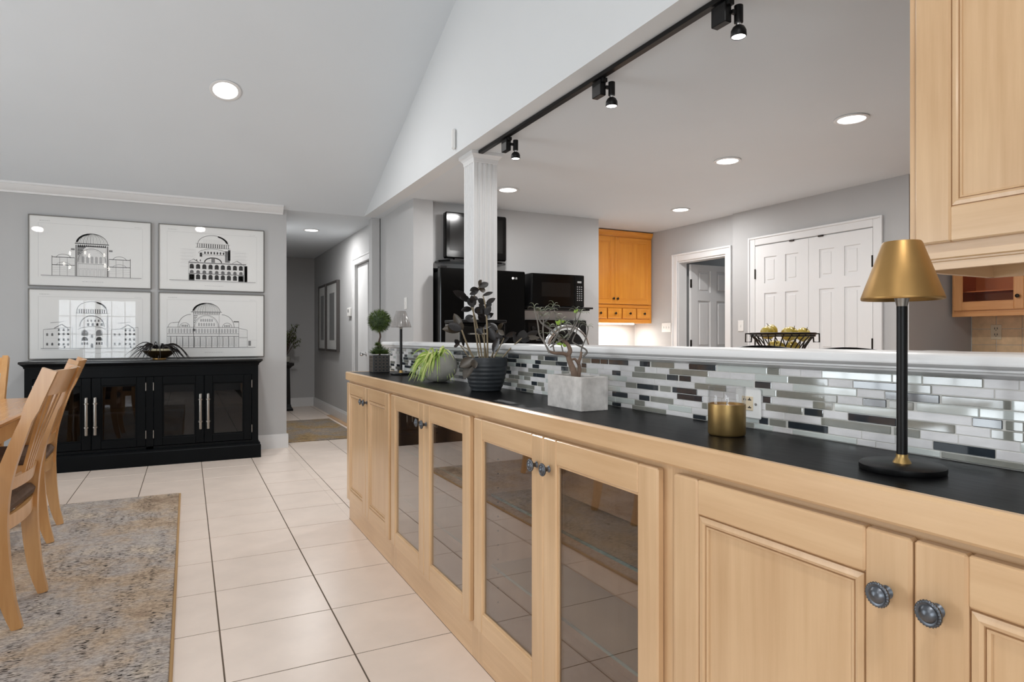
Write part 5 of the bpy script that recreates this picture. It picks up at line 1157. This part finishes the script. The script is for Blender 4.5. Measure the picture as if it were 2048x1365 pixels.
# peninsula counter behind the bar with faucet and toaster oven
pn = thing('peninsula_counter', 'white worktop and cabinets behind the bar wall', 'counter', (1.65, 2.2, 0)); B(1.312, 1.965, .3, 4.08, .875, .913, b=.003).build('worktop', 'whitetop', pn); B(1.315, 1.95, .32, 4.06, .001, .875).build('base', 'honey_z', pn)
fx, fy = 1.452, 2.51
o = thing('kitchen_faucet', 'chrome gooseneck kitchen faucet behind the succulent', 'faucet', (fx, fy, .913))
pts = [(fx, fy, .93), (fx, fy, 1.06)] + [(fx + .115 - .115 * math.cos(R(a)), fy, 1.06 + .115 * math.sin(R(a))) for a in range(15, 181, 15)] + [(fx + .232, fy, 1.035)]
MB().tube(pts, .0125, 14).build('spout', 'chrome', o, 60); MB().lathe([(.03, 0), (.03, .008), (.02, .016), (.02, .03), (.0125, .034)], (fx, fy, .913), 24).build('base', 'chrome', o, 40); MB().tube([(fx, fy - .012, .96), (fx, fy - .06, .985)], .006, 8).build('lever', 'chrome', o, 50)
MB().lathe([(.0145, 0), (.0145, -.03), (.012, -.034)], (fx + .232, fy, 1.035), 14).build('aerator', 'steel', o, 40)
o = thing('toaster_oven', 'black countertop oven in front of the fluted column', 'toaster oven', (1.71, 3.87, .913)); a, c, y0, y1 = 1.55, 1.875, 3.745, 4.05
B(a + .004, c - .004, y0 + .02, y1, .93, 1.222, b=.006).build('body', 'gloss_black', o); B(a, c, y0 + .005, y1 + .002, 1.222, 1.243, b=.005).build('lid', 'matte_black', o)
B(a, a + .005, y0 + .04, y1 - .02, .945, 1.215, b=.002).build('side_panel', 'steel', o); B(a + .012, c - .012, y0 + .006, y0 + .02, .945, 1.2, b=.004).build('door', 'screen', o)
for u in (a + .03, c - .03):
    for w in (y0 + .05, y1 - .04): MB().lathe([(.014, 0), (.012, .018)], (u, w, .913), 12).build('foot', 'matte_black', o)
MB().tube([(a + .05, y0 + .006, 1.15), (a + .05, y0 - .02, 1.15), (c - .05, y0 - .02, 1.15), (c - .05, y0 + .006, 1.15)], .006, 8).build('handle', 'steel', o, 50)
# island, fruit bowl, stools
il = thing('kitchen_island', 'white-topped kitchen island carrying the fruit bowl', 'island', (2.95, 2.3, 0)); B(2.68, 3.4, 1.6, 3.3, .88, .92, b=.004).build('worktop', 'whitetop', il); B(2.75, 3.33, 1.7, 3.2, .001, .88).build('base', 'trim', il)
bx, by = 2.88, 2.88 * (1.117 / 1.336); bz = .92
o = thing('fruit_bowl', 'dark wire fruit bowl with two drop handles on the island', 'bowl', (bx, by, bz))
def brad(u): return .085 + .080 * u ** 2.6
Hb = .235; w = MB()
for k in range(26):
    a0 = 2 * math.pi * k / 26; w.tube([(bx + brad(u) * math.cos(a0 + .5 * u), by + brad(u) * math.sin(a0 + .5 * u), bz + .01 + (Hb - .02) * u) for u in [i / 7 for i in range(8)]], .0032, 6)
w.build('wires', 'dark_metal', o, 60)
def torus(bb, c, R0, r, n=40, m=8):
    v = []; f = []
    for i in range(n):
        a0 = 2 * math.pi * i / n
        for j in range(m): b0 = 2 * math.pi * j / m; v.append((c[0] + (R0 + r * math.cos(b0)) * math.cos(a0), c[1] + (R0 + r * math.cos(b0)) * math.sin(a0), c[2] + r * math.sin(b0)))
    for i in range(n):
        for j in range(m): f.append((i * m + j, ((i + 1) % n) * m + j, ((i + 1) % n) * m + (j + 1) % m, i * m + (j + 1) % m))
    bb.add(v, f)
t_ = MB(); torus(t_, (bx, by, bz + Hb - .008), brad(1), .006); torus(t_, (bx, by, bz + Hb - .02), brad(1) - .004, .004); t_.build('rim', 'dark_metal', o, 60)
t_ = MB(); torus(t_, (bx, by, bz + .006), brad(0), .0055); t_.build('foot_ring', 'dark_metal', o, 60)
for s in (-1, 1):
    c0 = Vector((bx, by, bz + Hb - .008)) + RT * s * (brad(1) - .0); q = RT * s
    MB().tube([c0 + q * .0, c0 + q * .035, c0 + q * .036 - UP * .045, c0 + q * .005 - UP * .045, c0 + q * .002 - UP * .008], .0045, 8).build('handle', 'dark_metal', o, 60)
rf = random.Random(4); spots = [(-.09, -.02, .218), (-.005, -.065, .222), (.075, -.03, .220), (.06, .055, .222), (-.03, .06, .232), (-.035, -.03, .147), (.05, -.01, .146), (-.04, -.005, .066), (.04, .0, .066), (-.005, .058, .15)]
apl = MB(); ap0 = None
for i, (u, v_, h) in enumerate(spots):
    p = Vector((bx, by, bz)) + RT * u + FW * v_ + UP * (h - .024); lb = 'yellow apple heaped in the wire fruit bowl'
    if ap0 is None:
        a_ = thing('apple', lb, 'apple', p, 'apples in the wire bowl'); q = MB(); r = .037
        q.lathe([(.002, .012), (.012, .004), (.024, .006), (.034, .02), (r, .036), (.035, .05), (.026, .064), (.014, .07), (.006, .066), (.001, .06)], p, 20, cap=False); q.build('flesh', 'apple', a_, 70)
        MB().tube([p + Vector((0, 0, .06)), p + Vector((.002, 0, .072)), p + Vector((.008, .002, .084))], .0016, 6).build('stem', 'twig', a_); ap0 = a_
    else: a_ = copy_tree(ap0); a_.location = p; a_.rotation_euler = (rf.uniform(-.7, .7), rf.uniform(-.7, .7), rf.uniform(0, 6))
def stool(px, py, X_, mt, lb, hw=.16):
    p = onx(px, py, X_); o = thing('bar_stool', lb, 'stool', (p.x, p.y, 0), 'stools behind the bar'); zt_ = p.z
    MB().lathe([(.16, .66), (.17, .67), (.17, .70), (.15, .712), (.0001, .715)], (p.x, p.y, 0), 28).build('seat', 'matte_black', o, 40)
    MB().lathe([(.19, .001), (.19, .012), (.03, .03), (.028, .04)], (p.x, p.y, 0), 28).build('base', 'chrome', o, 40); MB().lathe([(.026, .03), (.026, .66)], (p.x, p.y, 0), 16).build('pole', 'chrome', o, 40)
    b = MB(); secs = []
    for i in range(13):
        a0 = -math.pi * .5 + math.pi * i / 12; h_ = zt_ - .045 * (1 - math.cos(a0)) ; d = FW * .17 * math.cos(a0) * .6 + RT * .18 * math.sin(a0); c0 = Vector((p.x, p.y, 0)) + d - FW * .1; nn = d.normalized() * .012
        secs.append([c0 - nn + UP * (h_ - .13), c0 + nn + UP * (h_ - .13), c0 + nn + UP * h_, c0 - nn + UP * h_])
    b.bar(secs).build('backrest', mt, o, 40)
    for s in (-1, 1): MB().tube([Vector((p.x, p.y, .69)) + RT * s * .13, Vector((p.x, p.y, zt_ - .12)) + RT * s * .165], .009, 8).build('back_support', 'chrome', o, 50)
stool(1520, 691, 2.30, 'matte_black', 'black round-backed bar stool below the fruit bowl'); stool(1690, 695, 2.30, 'matte_black', 'black round-backed bar stool in front of the double doors'); stool(1878, 701, 2.25, 'plate', 'white round-backed bar stool in front of the tan tiles')
# chandelier over the dining table (seen mirrored in the picture glass)
o = thing('chandelier', 'branched chandelier over the dining table', 'chandelier', (-1.25, 3.1, 1.95)); ch_ = MB(); ch_.tube([(-1.25, 3.1, 2.0), (-1.25, 3.1, K + SL * (YW - 3.1) - .002)], .008, 8)
ch_.lathe([(.0001, 1.95), (.03, 1.97), (.045, 2.03), (.02, 2.1)], (-1.25, 3.1, 0), 16); bulbs = []
for k in range(8):
    a0 = 2 * math.pi * k / 8; r = .33 if k % 2 else .2; zz = 2.03 if k % 2 else 2.2; dx, dy = math.cos(a0), math.sin(a0)
    ch_.tube([(-1.25 + dx * .02, 3.1 + dy * .02, zz), (-1.25 + dx * r * .5, 3.1 + dy * r * .5, zz - .06), (-1.25 + dx * r, 3.1 + dy * r, zz + .02), (-1.25 + dx * r, 3.1 + dy * r, zz + .06)], .006, 6); bulbs.append((-1.25 + dx * r, 3.1 + dy * r, zz + .06))
ch_.build('frame', 'dark_metal', o, 60); M['bulb'] = emit('lit_bulb', (1, .95, .86), 30)
for p in bulbs: MB().lathe([(.0001, 0), (.01, .005), (.016, .025), (.012, .045), (.0001, .06)], p, 12, cap=False).build('bulb', 'bulb', o, 60)
